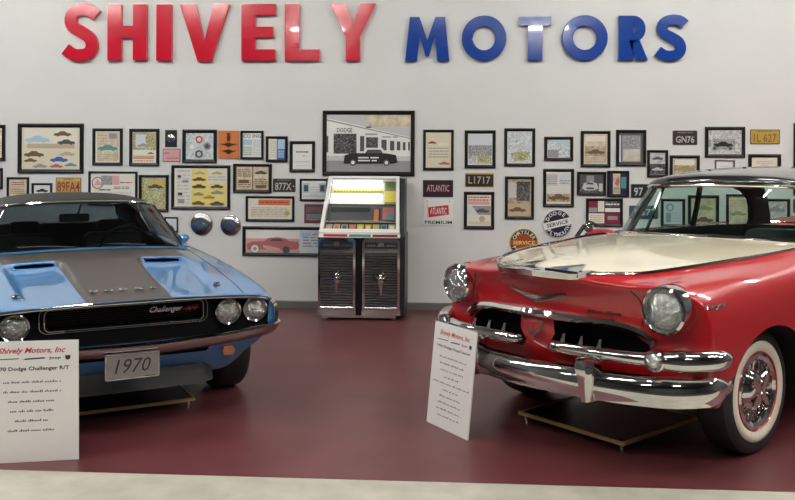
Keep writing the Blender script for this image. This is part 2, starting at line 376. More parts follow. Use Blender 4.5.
picture(240.8, 130.7, 263.6, 159.4, 2.3, 'white', [('w', 'CO ING', .5, .86, .14, 'dgrey', .92), ('r', .05, .5, .5, .72, 'lblue'), ('r', .55, .4, .95, .72, 'pale'), ('t', .55, .1, .95, .38, 4, 'lgrey'), ('t', .05, .08, .5, .45, 5, 'green')], 'black frame with a pale printed page under heavy dark lettering')
picture(266.2, 136.2, 287.8, 162, 2.6, 'white', [('r', .02, .02, .5, .98, 'ivory'), ('r', .5, .02, .98, .98, 'blue'), ('r', .55, .5, .95, .95, 'lblue'), ('t', .1, .1, .45, .9, 8, 'lgrey'), ('t', .58, .1, .92, .45, 4, 'pale')], 'small black frame split into a white half and a blue half')
picture(290, 141, 315, 172.2, 3, 'white', [('r', .05, .05, .95, .95, 'white'), ('t', .2, .62, .8, .74, 1, 'dgrey'), ('t', .5, .5, .65, .56, 1, 'grey'), ('t', .15, .25, .85, .36, 1, 'lgrey'), ('t', .2, .12, .8, .2, 1, 'lgrey')], 'black frame around a white typed letter beside the big dealership photograph')
picture(323, 110.6, 414.6, 176, 4, 'photolight', [('r', 0, .5, 1, 1, 'lgrey'), ('r', .45, .78, 1, 1, 'old'), ('r', 0, .6, .5, .9, 'lgrey'), ('p', [(0, .93), (1, .60), (1, .28), (0, .28)], 'white'), ('p', [(0, .91), (1, .585), (1, .57), (0, .885)], 'grey'), ('r', .0, 0, 1, .26, 'grey'), ('r', .0, .20, 1, .27, 'lgrey'),
    ('r', .09, .32, .36, .66, 'photodark'), ('r', .40, .36, .45, .62, 'dgrey'), ('r', .47, .36, .61, .60, 'photodark'), ('r', .65, .38, .71, .56, 'dgrey'), ('r', .75, .38, .80, .54, 'dgrey'), ('r', .83, .38, .87, .53, 'dgrey'), ('r', .90, .38, .93, .52, 'dgrey'), ('r', .96, .38, .98, .52, 'dgrey'), ('r', 0, .34, .03, .62, 'dgrey'),
    ('w', 'DODGE', .22, .72, .075, 'dgrey', .18), ('t', .46, .63, .62, .68, 1, 'grey'), ('t', .66, .585, .84, .63, 1, 'grey'), ('p', [(.42, .31), (.47, .42), (.66, .42), (.72, .31)], 'white'), ('p', [(.45, .31), (.49, .39), (.64, .39), (.68, .31)], 'dgrey'),
    ('p', [(.21, .15), (.22, .29), (.30, .33), (.45, .33), (.70, .33), (.82, .30), (.84, .17), (.78, .15)], 'black'), ('o', .32, .17, .055, None, 'dgrey'), ('o', .32, .17, .03, None, 'white'), ('o', .71, .17, .055, None, 'dgrey'), ('o', .71, .17, .03, None, 'white'), ('t', .38, .18, .62, .28, 2, 'white'), ('r', .47, .76, .53, .78, 'dgrey')],
    'largest framed photograph, black and white, dark sedan outside a car dealership', depth=.03)
picture(423.3, 129.7, 453.6, 170.4, 2.6, 'cream', [('r', .04, .04, .96, .96, 'cream'), ('c', .26, .70, .34, 'maroon'), ('c', .72, .13, .44, 'rose')]+[('t', .12, .28+.08*i, .88, .34+.08*i, 1, 'grey') for i in range(4)]+[('r', .5, .62, .9, .7, 'ivory')], 'black framed yellowed calendar page with rows of dates')
picture(464.8, 130.3, 495.5, 168.2, 3.2, 'white', [('r', .05, .05, .95, .95, 'photolight'), ('r', .05, .62, .95, .95, 'pale'), ('r', .05, .30, .95, .62, 'photo'), ('r', .4, .08, .92, .30, 'greenphoto')], 'black framed photograph of a grey crowd and a green patch below')
picture(504.3, 128.3, 535, 166.5, 3, 'white', [('r', .05, .05, .95, .95, 'bluephoto'), ('p', [(.15, .3), (.5, .4), (.9, .35), (.8, .12), (.3, .08)], 'greenphoto'), ('t', .2, .75, .7, .9, 3, 'lgrey'), ('c', .5, .52, .6, 'lgrey')], 'black frame with a faint green and white drawing of a car')
picture(544.2, 136.6, 573, 160.8, 3, 'pale', [('r', .03, .03, .97, .97, 'bluephoto'), ('r', .05, .05, .5, .45, 'grey'), ('p', [(.05, .95), (.95, .6), (.95, .95)], 'sky')], 'small wide black frame with a hazy blue grey photograph')
picture(580.7, 130.8, 610.2, 167.2, 3, 'ivory', [('r', .04, .04, .96, .96, 'old'), ('r', .1, .74, .9, .92, 'ivory'), ('r', .08, .28, .92, .58, 'sepia'), ('c', .5, .40, .7, 'brown'), ('t', .1, .08, .9, .24, 3, 'tan')], 'black frame with a brown sepia car picture across the middle')
picture(616, 129.8, 645.9, 166.2, 3, 'dgrey', [('r', .15, .06, .88, .90, 'grey'), ('r', .2, .50, .85, .86, 'photo'), ('r', .18, .08, .86, .46, 'old'), ('t', .2, .1, .84, .44, 6, 'lgrey'), ('r', .03, .05, .10, .9, 'pale')], 'black frame with wide dark mount around a small grey clipping')
picture(647, 150, 667.7, 177.2, 2.6, 'white', [('r', .03, .52, .97, .97, 'photolight'), ('r', .03, .03, .97, .50, 'photodark'), ('c', .5, .72, .7, 'dgrey'), ('c', .5, .25, .7, 'lgrey')], 'small black frame with two photographs stacked, just above the windshield corner')
picture(669.6, 155.2, 699.3, 185, 3, 'ivory', [('r', .05, .3, .95, .95, 'sepia'), ('r', .1, .70, .9, .93, 'ivory'), ('c', .5, .55, .75, 'olive'), ('t', .1, .08, .9, .25, 3, 'grey')], 'black frame with a tan car drawing, its lower half behind the red car roof')
picture(704.8, 126.7, 744.7, 157.6, 3.3, 'white', [('r', .03, .05, .97, .97, 'photolight'), ('r', .15, .2, .8, .62, 'photo'), ('c', .45, .40, .55, 'black'), ('o', .2, .25, .07, None, 'dgrey'), ('o', .66, .25, .07, None, 'dgrey'), ('r', .0, .3, .10, .6, 'grey')], 'black framed photograph of an antique open car above the roof')
picture(714.8, 160, 734.5, 176, 1.3, 'white', [('t', .25, .4, .75, .7, 2, 'lgrey'), ('r', .3, .25, .7, .35, 'pale')], 'tiny thin grey frame with a white card over the roof', fm=mat('grey_frame_metal', (.09, .09, .09), .4))
picture(748, 154, 780.5, 178, 3.3, 'ivory', [('r', .05, .05, .95, .95, 'ivory'), ('c', .5, .42, .75, 'lgrey'), ('t', .2, .6, .8, .8, 2, 'pink')], 'black frame with a pale faded car print under the orange plate')
picture(793.5, 123, 822, 168, 3.2, 'ivory', [('t', .1, .1, .9, .9, 8, 'grey')], 'black frame cut by the photo edge beside the orange plate 1L 627')
picture(793.5, 172, 824, 196, 2.5, 'ivory', [('t', .1, .1, .9, .9, 6, 'grey')], 'black frame cut by the photo edge, just over the red car roof')
# second row
picture(-12, 168, 3, 189, 2.4, 'grey', [('t', .1, .1, .9, .9, 5, 'lgrey')], 'dark framed grey picture cut by the photo edge, beside the pinkish leaflet')
picture(7.3, 177, 29.2, 204, 2.2, 'tan', [('r', .05, .05, .95, .95, 'old'), ('t', .15, .72, .85, .88, 2, 'brown'), ('t', .15, .35, .85, .60, 3, 'brown'), ('r', .1, .62, .9, .70, 'pink')], 'black framed pinkish tan leaflet half hidden by the blue car roof')
picture(32.2, 183, 52.4, 204, 2.2, 'white', [('c', .5, .66, .7, 'black'), ('t', .2, .2, .8, .4, 2, 'grey')], 'small black frame with one black car on white, just over the blue car roof')
picture(88.9, 171.2, 137.6, 206, 2.3, 'white', [('r', .02, .02, .98, .98, 'ivory'), ('o', .16, .68, .20, None, 'rose'), ('o', .16, .68, .16, None, 'ivory'), ('p', [(.08, .60), (.16, .82), (.26, .60)], 'pink'), ('r', .24, .62, .48, .92, 'photo'), ('r', .48, .62, .64, .92, 'pink'), ('t', .66, .66, .93, .74, 1, 'red'), ('t', .52, .48, .86, .58, 2, 'dgrey'), ('t', .2, .42, .45, .5, 1, 'black'), ('t', .1, .1, .9, .4, 4, 'lgrey')], 'black framed wide sheet with red logo and small dark photo behind the blue car')
picture(139.4, 174.7, 168.7, 211.8, 2.8, 'tan', [('r', .03, .03, .97, .97, 'greenphoto'), ('r', .3, .72, .95, .92, 'gold'), ('c', .55, .70, .6, 'dgrey'), ('r', .1, .05, .95, .16, 'tan')], 'black framed busy olive green scene beside the blue car windshield')
picture(165, 217, 178.2, 232.4, 1.4, 'white', [('r', .1, .1, .9, .9, 'pale'), ('p', [(.2, .15), (.8, .15), (.5, .5)], 'dgrey')], 'small thin frame peeking out beside the blue car windshield pillar')
picture(171.8, 165, 230.3, 209.7, 3, 'ivory', [('r', .03, .03, .32, .97, 'ivory'), ('r', .33, .03, .97, .97, 'yellow'), ('r', .62, .60, .97, .97, 'ivory'), ('r', .05, .88, .3, .93, 'lgrey'), ('t', .06, .06, .3, .85, 9, 'lgrey'), ('r', .07, .74, .14, .8, 'dgrey'), ('r', .16, .62, .27, .68, 'grey'), ('r', .08, .30, .16, .36, 'black'), ('r', .08, .10, .2, .2, 'grey'),
    ('c', .48, .86, .2, 'tan'), ('c', .80, .86, .2, 'gold'), ('c', .47, .70, .25, 'brown'), ('c', .47, .52, .26, 'dgrey', -1), ('c', .80, .52, .24, 'dgrey'), ('c', .46, .33, .2, 'olive'), ('c', .81, .37, .24, 'grey', -1), ('c', .66, .25, .22, 'ochre'), ('c', .46, .10, .25, 'brown', -1), ('c', .80, .09, .26, 'dgrey'), ('t', .64, .66, .95, .8, 2, 'lgrey')],
    'wide black frame with a yellow poster of rows of dark cars')
picture(233.5, 163.6, 271.8, 193, 2.6, 'brown', [('r', .04, .05, .49, .95, 'old'), ('r', .52, .05, .96, .95, 'old'), ('t', .08, .55, .45, .88, 4, 'brown'), ('t', .08, .12, .45, .45, 4, 'brown'), ('c', .74, .72, .36, 'dgrey'), ('t', .56, .12, .92, .5, 5, 'brown'), ('r', .1, .3, .4, .44, 'brown'), ('r', .6, .1, .9, .22, 'brown')], 'black frame with two brown newspaper pages side by side')
picture(246, 195.8, 294.4, 221.6, 2.4, 'ivory', [('r', .03, .05, .97, .95, 'ivory'), ('r', .24, .66, .95, .92, 'orange'), ('t', .28, .72, .9, .88, 1, 'red'), ('p', [(.05, .5), (.10, .5), (.22, .92), (.15, .92)], 'white'), ('t', .08, .12, .92, .58, 6, 'tan'), ('o', .88, .3, .12, None, 'gold')], 'long black frame with a certificate under a red orange banner')
picture(300, 178.6, 331, 201.2, 2, 'white', [('r', .05, .35, .28, .85, 'lblue'), ('r', .09, .42, .24, .75, 'dgrey'), ('r', .62, .35, .88, .85, 'lblue'), ('r', .67, .42, .83, .75, 'dgrey'), ('t', .3, .2, .6, .7, 4, 'lgrey'), ('t', .05, .1, .9, .25, 1, 'lgrey')], 'black frame with two small blue bordered portraits, one end behind the jukebox')
picture(243, 226, 330, 256.3, 3, 'white', [('r', .0, .0, 1, 1, 'pale'), ('r', .0, .02, .66, .9, 'pink'), ('r', .0, .6, .66, 1, 'white'), ('r', 0, .0, .66, .14, 'tan'), ('p', [(.03, .14), (.02, .36), (.08, .47), (.24, .5), (.28, .62), (.40, .66), (.48, .62), (.54, .50), (.64, .48), (.66, .3), (.63, .16)], 'rose'), ('p', [(.30, .5), (.33, .60), (.43, .60), (.47, .5)], 'dgrey'),
    ('p', [(.22, .34), (.42, .22), (.42, .14), (.28, .14), (.22, .24)], 'pink'), ('o', .12, .18, .045, 1, 'white'), ('o', .12, .18, .022, 1, 'grey'), ('o', .50, .14, .045, 1, 'dgrey'), ('t', .70, .25, .98, .85, 5, 'grey'), ('r', .68, .7, .8, .85, 'lblue'), ('r', .84, .85, .97, .95, 'lgrey')],
    'long low black frame with a picture of a dark red finned car', depth=.03)
picture(464, 191.6, 494.1, 229.1, 3.1, 'ivory', [('r', .03, .03, .97, .97, 'ivory'), ('t', .08, .78, .9, .95, 2, 'red'), ('r', .05, .68, .9, .78, 'pink'), ('r', .04, .36, .96, .64, 'grey'), ('c', .6, .48, .6, 'dgrey'), ('p', [(.04, .36), (.5, .36), (.2, .64), (.04, .64)], 'pale'), ('o', .62, .24, .12, None, 'tan'), ('t', .1, .06, .9, .16, 2, 'tan')], 'black framed advertisement with red script heading above a grey car')
picture(505, 176.3, 533.8, 219.2, 2.8, 'tan', [('r', .03, .35, .97, .97, 'sepia'), ('r', .40, .42, .92, .92, 'photodark'), ('r', .04, .06, .96, .34, 'tan'), ('c', .42, .18, .7, 'brown'), ('r', .05, .5, .35, .9, 'lgrey')], 'tall black frame with a brown page, figures above and a long car below')
picture(543.2, 168.6, 573.8, 206.9, 3, 'ivory', [('r', .04, .04, .96, .96, 'ivory'), ('r', .06, .56, .46, .92, 'lgrey'), ('r', .52, .56, .94, .92, 'pale'), ('t', .08, .6, .44, .88, 5, 'grey'), ('t', .54, .6, .92, .75, 2, 'grey'), ('t', .1, .34, .9, .5, 3, 'pale'), ('r', .05, .08, .95, .32, 'sepia'), ('c', .5, .2, .8, 'brown')], 'black framed magazine page with a brown car strip along its foot')
picture(576.9, 171.5, 605.8, 195.4, 2.6, 'photodark', [('r', .0, .5, 1, 1, 'dgrey'), ('r', .3, .6, .6, .9, 'grey'), ('p', [(.12, .25), (.2, .52), (.5, .62), (.72, .5), (.78, .25), (.6, .14), (.25, .14)], 'lgrey'), ('p', [(.26, .45), (.36, .56), (.56, .54), (.6, .44)], 'dgrey'), ('r', .3, .2, .6, .3, 'dgrey'), ('r', .8, .1, .95, .5, 'lgrey')], 'black framed dark photograph of a pale race car')
picture(607, 170.6, 628.9, 197, 2.3, 'navy', [('r', .05, .05, .95, .95, 'navy'), ('r', .22, .05, .62, .95, 'old'), ('p', [(.3, .5), (.5, .85), (.6, .6), (.5, .4)], 'rose'), ('r', .66, .3, .95, .8, 'teal'), ('t', .26, .1, .58, .35, 3, 'brown')], 'small black frame in navy with a tan strip and red figure')
picture(585.9, 198, 622.5, 226.8, 2.6, 'black', [('r', .02, .72, .28, .97, 'maroon'), ('r', .30, .52, .50, .97, 'ivory'), ('r', .02, .5, .28, .7, 'grey'), ('r', .52, .72, .98, .97, 'photodark'), ('t', .54, .78, .96, .9, 1, 'white'), ('r', .52, .52, .98, .68, 'white'), ('r', .02, .05, .5, .46, 'ivory'), ('t', .06, .1, .46, .4, 4, 'tan'), ('r', .52, .04, .98, .48, 'maroon'), ('r', .6, .2, .9, .35, 'grey')], 'black framed collage of red, white and dark squares beside the red car windshield')
# seen through the red car's glass
picture(660.8, 198.5, 684.8, 226.9, 2.6, 'pale', [('o', .35, .72, .2, None, 'grey'), ('o', .35, .72, .12, None, 'pale'), ('r', .15, .1, .4, .5, 'grey'), ('t', .45, .1, .9, .55, 4, 'lgrey')], 'black framed page with a round emblem, seen through the red car windshield')
picture(688, 195, 718.5, 232, 2.6, 'olive', [('r', .05, .05, .95, .95, 'old'), ('c', .5, .66, .7, 'olive'), ('c', .5, .3, .75, 'brown'), ('t', .1, .75, .9, .92, 2, 'tan')], 'black framed tan sheet of two cars, seen through the red car windshield')
picture(726, 194, 750, 231, 2.4, 'olive', [('r', .05, .05, .95, .95, 'old'), ('c', .5, .46, .8, 'olive'), ('t', .1, .65, .9, .9, 3, 'tan')], 'tan picture seen through the windshield, just behind the inside mirror')
picture(761.4, 198.5, 789.5, 221.2, 2.6, 'pale', [('r', .05, .06, .95, .94, 'photolight'), ('c', .5, .5, .8, 'grey')], 'black framed grey picture seen through the rear window of the red car')
# unframed plaques and plates
def plaque(px0, py0, px1, py1, base, items, label, cat, name, group=None, th=.006, corners=0., rim=None):
    x0, z1 = W(px0, py0); x1, z0 = W(px1, py1); w, h = x1-x0, z1-z0
    t = empty(name, ((x0+x1)/2, WALL_Y, z0)); tag(t, label, cat, group)
    b = MB('ink_'+(rim or base)); b.prism(rrect(-w/2, 0, w/2, h, corners or .004), wf, -.0006, th); b.build('plate' if 'plate' in name else 'panel', t, smooth=0)
    b = MB('ink_'+base); e = .006 if rim else 0
    b.prism(rrect(-w/2+e+.001, e+.001, w/2-e-.001, h-e-.001, corners or .004), wf, th, th+.001)
    art(b, items, w, h, -w/2, 0, th+.001); b.build('face', t, smooth=0, merge=False)
    return t
PL = 'old licence plates on the wall'
plaque(56, 177.5, 81.4, 193.5, 'ochre', [('r', .04, .80, .96, .96, 'gold'), ('w', '89FA4', .5, .42, .62, 'maroon', .88), ('t', .3, .84, .7, .96, 1, 'maroon'), ('t', .25, .03, .75, .1, 1, 'maroon')], 'orange licence plate reading 89FA4 above the blue car roof', 'licence plate', 'licence_plate', PL, corners=.012, rim='maroon')
plaque(273, 178.5, 295.7, 192.2, 'dbrown', [('w', '877X', .46, .42, .56, 'lgrey', .72), ('t', .2, .84, .8, .94, 1, 'grey'), ('r', .88, .4, .94, .48, 'lgrey')], 'dark brown licence plate reading 877X', 'licence plate', 'licence_plate', PL, corners=.012, rim='dgrey')
plaque(465, 173, 493.8, 187.2, 'black', [('w', 'L1717', .5, .5, .52, 'tan', .76), ('r', .03, .90, .97, .96, 'ochre')], 'black and tan licence plate reading L1717', 'licence plate', 'licence_plate', PL, corners=.012, rim='ochre')
plaque(672.5, 130.5, 697.2, 145, 'dbrown', [('w', 'GN76', .5, .38, .46, 'lgrey', .74), ('t', .2, .8, .8, .92, 1, 'grey')], 'dark brown licence plate reading GN76', 'licence plate', 'licence_plate', PL, corners=.012, rim='dgrey')
plaque(750, 129.5, 779.8, 144.2, 'ochre', [('w', '1L 627', .5, .42, .54, 'brown', .76), ('t', .25, .82, .75, .94, 1, 'brown')], 'orange and black licence plate reading 1L 627', 'licence plate', 'licence_plate', PL, corners=.012, rim='black')
plaque(630.8, 184, 653, 198, 'black', [('w', '97', .34, .45, .6, 'lgrey', .4)], 'black licence plate cut off by the red car windshield corner', 'licence plate', 'licence_plate', PL, corners=.012, rim='dgrey')
plaque(629, 205.5, 658, 219, 'dteal', [('w', 'B573', .55, .5, .5, 'pale', .7)], 'blue grey licence plate seen through the windshield pillar glass', 'licence plate', 'licence_plate', PL, corners=.012, rim='dgrey')
plaque(793, 199, 818, 213, 'dteal', [('w', '573', .5, .5, .5, 'pale', .7)], 'blue grey licence plate at the photo edge seen through the rear window', 'licence plate', 'licence_plate', PL, corners=.012, rim='dgrey')
plaque(163, 148.8, 180.4, 162, 'pink', [('r', .05, .06, .95, .94, 'pink'), ('t', .1, .55, .4, .8, 1, 'rose'), ('t', .2, .2, .9, .4, 1, 'rose')], 'small pink plaque with dark edge under the round silver badge', 'plaque', 'pink_plaque', rim='dgrey')
t = plaque(165.3, 130, 177.1, 147.2, 'black', [], 'small black plaque with a round silver badge', 'plaque', 'badge_plaque')
b = MB(M_chrome2); b.lathe([(.001, .02), (.03, .018), (.045, .010), (.05, .0)], (0, -.008, .10), (0, -1, 0), 24); b.build('badge', t)
t = plaque(218.6, 130.7, 239.3, 158.6, 'orange', [], 'orange brown wooden plaque with three winged metal emblems', 'plaque', 'emblem_plaque', th=.012)
for zc, mm in ((.235, M_chrome2), (.15, mat('bronze', (.12, .05, .025), .35, .8)), (.075, M_chrome)):
    b = MB(mm if zc < .2 else MATS['bronze'])
    if zc > .2: b.prism([(-.012, -.045), (.012, -.045), (.022, .0), (.012, .02), (.02, .045), (-.02, .045), (-.012, .02), (-.022, 0)], lambda u, v, w, z=zc: (u, -w, z+v), .013, .022)
    else: b.prism([(-.10, .012), (-.03, -.004), (-.012, -.022), (.012, -.022), (.03, -.004), (.10, .012), (.04, .014), (.012, .026), (-.012, .026), (-.04, .014)], lambda u, v, w, z=zc: (u, -w, z+v), .013, .022)
    b.build('winged_emblem', t, smooth=0)
plaque(304.4, 204, 326, 223.3, 'maroon', [('r', .04, .1, .96, .9, 'dgrey'), ('t', .1, .55, .9, .85, 3, 'rose'), ('r', .1, .1, .6, .45, 'brown'), ('t', .1, .15, .9, .5, 3, 'grey')], 'small unframed dark red print beside the jukebox', 'print', 'wall_print')
plaque(423, 180, 453.1, 197.2, 'dgrey', [('r', .03, .05, .97, .95, 'navy'), ('r', .05, .08, .95, .92, 'dmaroon'), ('w', 'ATLANTIC', .5, .52, .40, 'pink', .74)], 'small dark maroon rectangular petrol sign with pink lettering', 'sign', 'wall_sign', 'petrol signs on the wall', rim='black')
plaque(423.7, 199.7, 453.1, 225.2, 'white', [('p', [(.17, .30), (.86, .42), (.84, .80), (.15, .70)], 'red'), ('w', 'ATLANTIC', .5, .56, .26, 'white', .56, .1), ('w', 'PREMIUM', .5, .11, .13, 'black', .92), ('r', .1, .93, .14, .97, 'dgrey'), ('r', .86, .93, .90, .97, 'dgrey'), ('p', [(.13, .3), (.15, .3), (.12, .9), (.10, .9)], 'lgrey')], 'square white petrol sign with a tilted red flag panel', 'sign', 'wall_sign', 'petrol signs on the wall')
def round_sign(px, py, r, label, ringc, rimc, top, bot, mid, midc, midbg, tc, tilt):
    x, z = W(px, py); rr = r*.01085
    t = empty('round_sign', (x, WALL_Y, z-rr)); tag(t, label, 'sign', 'round service signs on the wall'); t.rotation_euler = (0, 0, 0)
    b = MB('ink_'+rimc); b.lathe([(.0001, .001), (rr, .001), (rr, .008), (rr*.96, .012), (.0001, .012)], (0, 0, rr), (0, -1, 0), 40); b.build('plate', t, smooth=0)
    b = MB('ink_'+ringc); k = [0]
    def disc(rad, col, d): b.use('ink_'+col); b.poly([(rad*math.cos(i*math.pi/20), -d, rr+rad*math.sin(i*math.pi/20)) for i in range(40)])
    disc(rr*.93, ringc, .0125)
    def arc(word, flip):
        n = len(word)
        for i, ch in enumerate(word):
            a = (i-(n-1)/2)*R(18 if n > 6 else 25)
            a2 = (math.pi/2-a+tilt) if not flip else (-math.pi/2+a+tilt)
            def fn(u, v, w, a2=a2):
                th = a2-math.pi/2 if not flip else a2+math.pi/2
                cu, cv = rr*.74*math.cos(a2), rr*.74*math.sin(a2)
                return (cu+u*math.cos(th)-v*math.sin(th), -.0135-w, rr+cv+u*math.sin(th)+v*math.cos(th))
            b.use('ink_'+tc); b.text(ch, fn, 0, 0, h=rr*.26, bold=.02)
    arc(top, False); arc(bot, True)
    ca, sa = math.cos(tilt), math.sin(tilt)
    rot = lambda u, v, w: (u*ca-v*sa, -.0142-w, rr+u*sa+v*ca)
    if midbg == 'band':
        b.use('ink_white'); b.poly([rot(-rr*.97, -rr*.24, 0), rot(rr*.97, -rr*.24, 0), rot(rr*.97, rr*.24, 0), rot(-rr*.97, rr*.24, 0)])
    else:
        b.use('ink_'+midbg); b.poly([rot(rr*.58*math.cos(i*math.pi/16), rr*.58*math.sin(i*math.pi/16), 0) for i in range(32)])
        b.use('ink_'+midbg); b.poly([rot(-rr*.9, -rr*.2, -.0004), rot(rr*.9, -rr*.2, -.0004), rot(rr*.9, rr*.2, -.0004), rot(-rr*.9, rr*.2, -.0004)])
    b.use('ink_'+midc); b.text(mid, lambda u, v, w: rot(u, v, .0006), 0, 0, h=rr*.26, w=rr*1.5, bold=.02)
    b.build('face', t, smooth=0, merge=False)
round_sign(523.8, 242.6, 14.3, 'round black service sign with a burnt orange centre, behind the red fender', 'black', 'gold', 'CHRYSLER', 'PLYMOUTH', 'SERVICE', 'yellow', 'dorange', 'ivory', 0)
round_sign(557.3, 223.6, 14.4, 'round navy service sign with a slanting white band', 'navy', 'lgrey', 'DODGE', 'PLYMOUTH', 'SERVICE', 'navy', 'band', 'white', R(14))
for px, py, r, lab in ((202, 224, 11.7, 'larger of the two chrome hubcaps hung on the wall'), (230.8, 225, 10.8, 'smaller of the two chrome hubcaps hung on the wall, nearer the jukebox')):
    x, z = W(px, py); rr = r*.0108
    b = MB(mat('worn_hubcap_chrome', (.36, .34, .34), .24, 1.)); b.lathe([(.001, .05), (rr*.25, .048), (rr*.3, .042), (rr*.6, .044), (rr*.8, .034), (rr*.86, .026), (rr*.95, .022), (rr, .008), (rr*.98, .001), (.001, .001)], (0, 0, rr), (0, -1, 0), 48)
    o = b.build('hubcap', None, loc=(x, WALL_Y, z-rr)); tag(o, lab, 'hubcap', 'hubcaps on the wall')

# ------------------------------------------------------------------ jukebox
JX0, JX1, JY = -1.345, -.50, 8.62
jb = empty('jukebox', ((JX0+JX1)/2, JY, 0)); tag(jb, 'lit chrome and glass jukebox with two louvred doors standing against the wall', 'jukebox')
hw = (JX1-JX0)/2
b = MB(M_black); b.box(-hw+.01, hw+.045, .015, .60, .05, .86)
b.prism([(.05, .86), (.60, .86), (.60, 1.44), (.33, 1.44)], lambda u, v, w: (w, u, v), -hw+.035, -hw+.05)
b.prism([(.05, .86), (.60, .86), (.60, 1.44), (.33, 1.44)], lambda u, v, w: (w, u, v), hw-.02, hw+.03)
b.box(-hw+.04, hw+.02, .54, .60, .86, 1.44); b.build('cabinet', jb, smooth=0)
b = MB(M_chrome2); b.box(-hw+.05, hw-.05, .03, .5, .02, .05)
for x in (-hw+.06, hw-.08):
    for y in (.05, .5): b.box(x, x+.03, y, y+.03, .0, .03)
b.build('plinth', jb, smooth=0)
for s, x0, x1 in ((0, -hw+.005, -.035), (1, .035, hw-.005)):
    d = MB(M_chrome2)
    d.box(x0, x1, -.005, .02, .055, .845); d.use(M_chrome)
    d.box(x0, x0+.022, -.022, .0, .06, .84); d.box(x1-.022, x1, -.022, .0, .06, .84); d.box(x0, x1, -.022, 0, .82, .84)
    n = 21
    do = d.build('door', jb, smooth=0)
    l = MB(M_chrome2)
    for i in range(n):
        z = .125+i*.0268
        l.prism([(0, .002), (-.016, .006), (-.012, .014), (0, .018)], lambda u, v, w, z=z: (w, u-.005, z+v), x0+.025, x1-.025)
        l.use(M_black); l.box(x0+.024, x1-.024, -.007, -.004, z+.0175, z+.0275); l.use(M_chrome)
    l.build('louvre_grille', do, smooth=0)
    k = MB(M_chrome); k.sweep([(x0-.004, -.012, .09), ((x0+x1)/2, -.03, .085), (x1+.004, -.012, .09)], [(.012, -.03), (.02, 0), (.012, .03), (-.01, .03), (-.01, -.03)], up=(0, 0, 1)); k.build('kick_strip', do)
    h_ = MB(M_chrome); h_.box(x0+.01, x1-.01, -.026, -.004, .715, .83); h_.use(M_black); h_.box(x0+.025, x1-.025, -.029, -.025, .735, .80)
    h_.use(M_chrome2); xm = (x0+x1)/2
    for q in range(7):
        for sx in (-1, 1): h_.box(xm+sx*(.055+q*.015), xm+sx*(.055+q*.015)+.009, -.0305, -.029, .755, .770+.008*(q % 2))
    h_.prism([(-.04, -.018), (.04, -.018), (.022, .022), (-.022, .022)], lambda u, v, w: (xm+u, -w, .775+v), .028, .038); h_.build('header_panel', do, smooth=0)
    e = MB(M_chrome)
    e.ball((xm, -.035, .455), .022, .016, .030, 12, 6); e.ball((xm, -.036, .41), .032, .018, .05, 12, 8)
    for sx in (-1, 1):
        e.prism([(0, 0), (sx*.05, .05), (sx*.055, .075), (sx*.012, .04)], lambda u, v, w: (xm+u, -w, .395+v), .024, .036)
        e.tube([(xm+sx*.008, -.034, .47), (xm+sx*.022, -.036, .51)], .005, 6)
    e.prism([(-.018, 0), (.018, 0), (.006, -.11), (-.004, -.11)], lambda u, v, w: (xm+u, -w, .37+v), .024, .038); e.build('figure_emblem', do)
b = MB(M_dark); b.box(-.035, .035, -.004, .02, .05, .84); b.build('centre_strip', jb, smooth=0)
b = MB(M_white); b.box(-hw+.01, hw-.005, -.02, .03, .845, .885)
b.use('ink_red'); b.box(-hw+.06, -.12, -.023, -.019, .853, .878); b.use('ink_teal'); b.box(-.10, .12, -.023, -.019, .853, .878); b.use('ink_maroon'); b.box(.14, hw-.03, -.023, -.019, .853, .878)
b.build('button_ledge', jb, smooth=0)
# slanted display
zb, zt, yb, yt = .885, 1.455, .0, .31
def slant(u, t, w): return (u, yb+(yt-yb)*t+w*.57/.65-.0, zb+(zt-zb)*t-w*.31/.65)    # w = depth behind the glass
def wd(t): return -hw+.012+.055*t, hw-.012-.02*t
c = MB(M_white); c.use(M_chrome)
M_wf = mat('white_trim', (.72, .71, .68), .3, coat=.5); c.use(M_wf)
for (a, t0, t1) in (('l', 0, 1), ('r', 0, 1)):
    pts = []
    for t in (0, 1):
        l, r = wd(t); x = l if a == 'l' else r; s = 1 if a == 'l' else -1
        pts.append([slant(x, t, -.02), slant(x+s*.035, t, -.02), slant(x+s*.035, t, .05), slant(x, t, .05)])
    c.grid(pts, closed=True)
for t0, t1 in ((0, .065), (.955, 1.0)):
    pts = []
    for t in (t0, t1):
        l, r = wd(t); pts.append([slant(l, t, -.022), slant(r, t, -.022), slant(r, t, .05), slant(l, t, .05)])
    c.grid([list(x) for x in zip(*pts)][:4]+[[x for x in list(zip(*pts))[0]]])
c.build('display_frame', jb, smooth=0)
g = MB(G_clear); l0, r0 = wd(.06); l1, r1 = wd(.96); g.poly([slant(l0+.03, .06, 0), slant(r0-.03, .06, 0), slant(r1-.03, .96, 0), slant(l1+.03, .96, 0)]); g.build('display_glass', jb, smooth=0)
d = MB(M_dark); l0, r0 = wd(.04); l1, r1 = wd(.97)
d.poly([slant(l0+.02, .04, .075), slant(r0-.02, .04, .075), slant(r1-.02, .97, .075), slant(l1+.02, .97, .075)])
def band(t0, t1, x0, x1, m, w=.066):
    d.use(m); a0, b0 = wd(t0); a1, b1 = wd(t1)
    f = lambda a, q, u: a+.035+(q-a-.07)*u
    d.poly([slant(f(a0, b0, x0), t0, w), slant(f(a0, b0, x1), t0, w), slant(f(a1, b1, x1), t1, w), slant(f(a1, b1, x0), t1, w)])
M_lit = mat('lit_title_card', (.55, .54, .48), .5, emit=((1, .98, .92), .10)); M_lity = mat('lit_yellow_card', (.8, .65, .12), .5, emit=((1., .78, .12), .12))
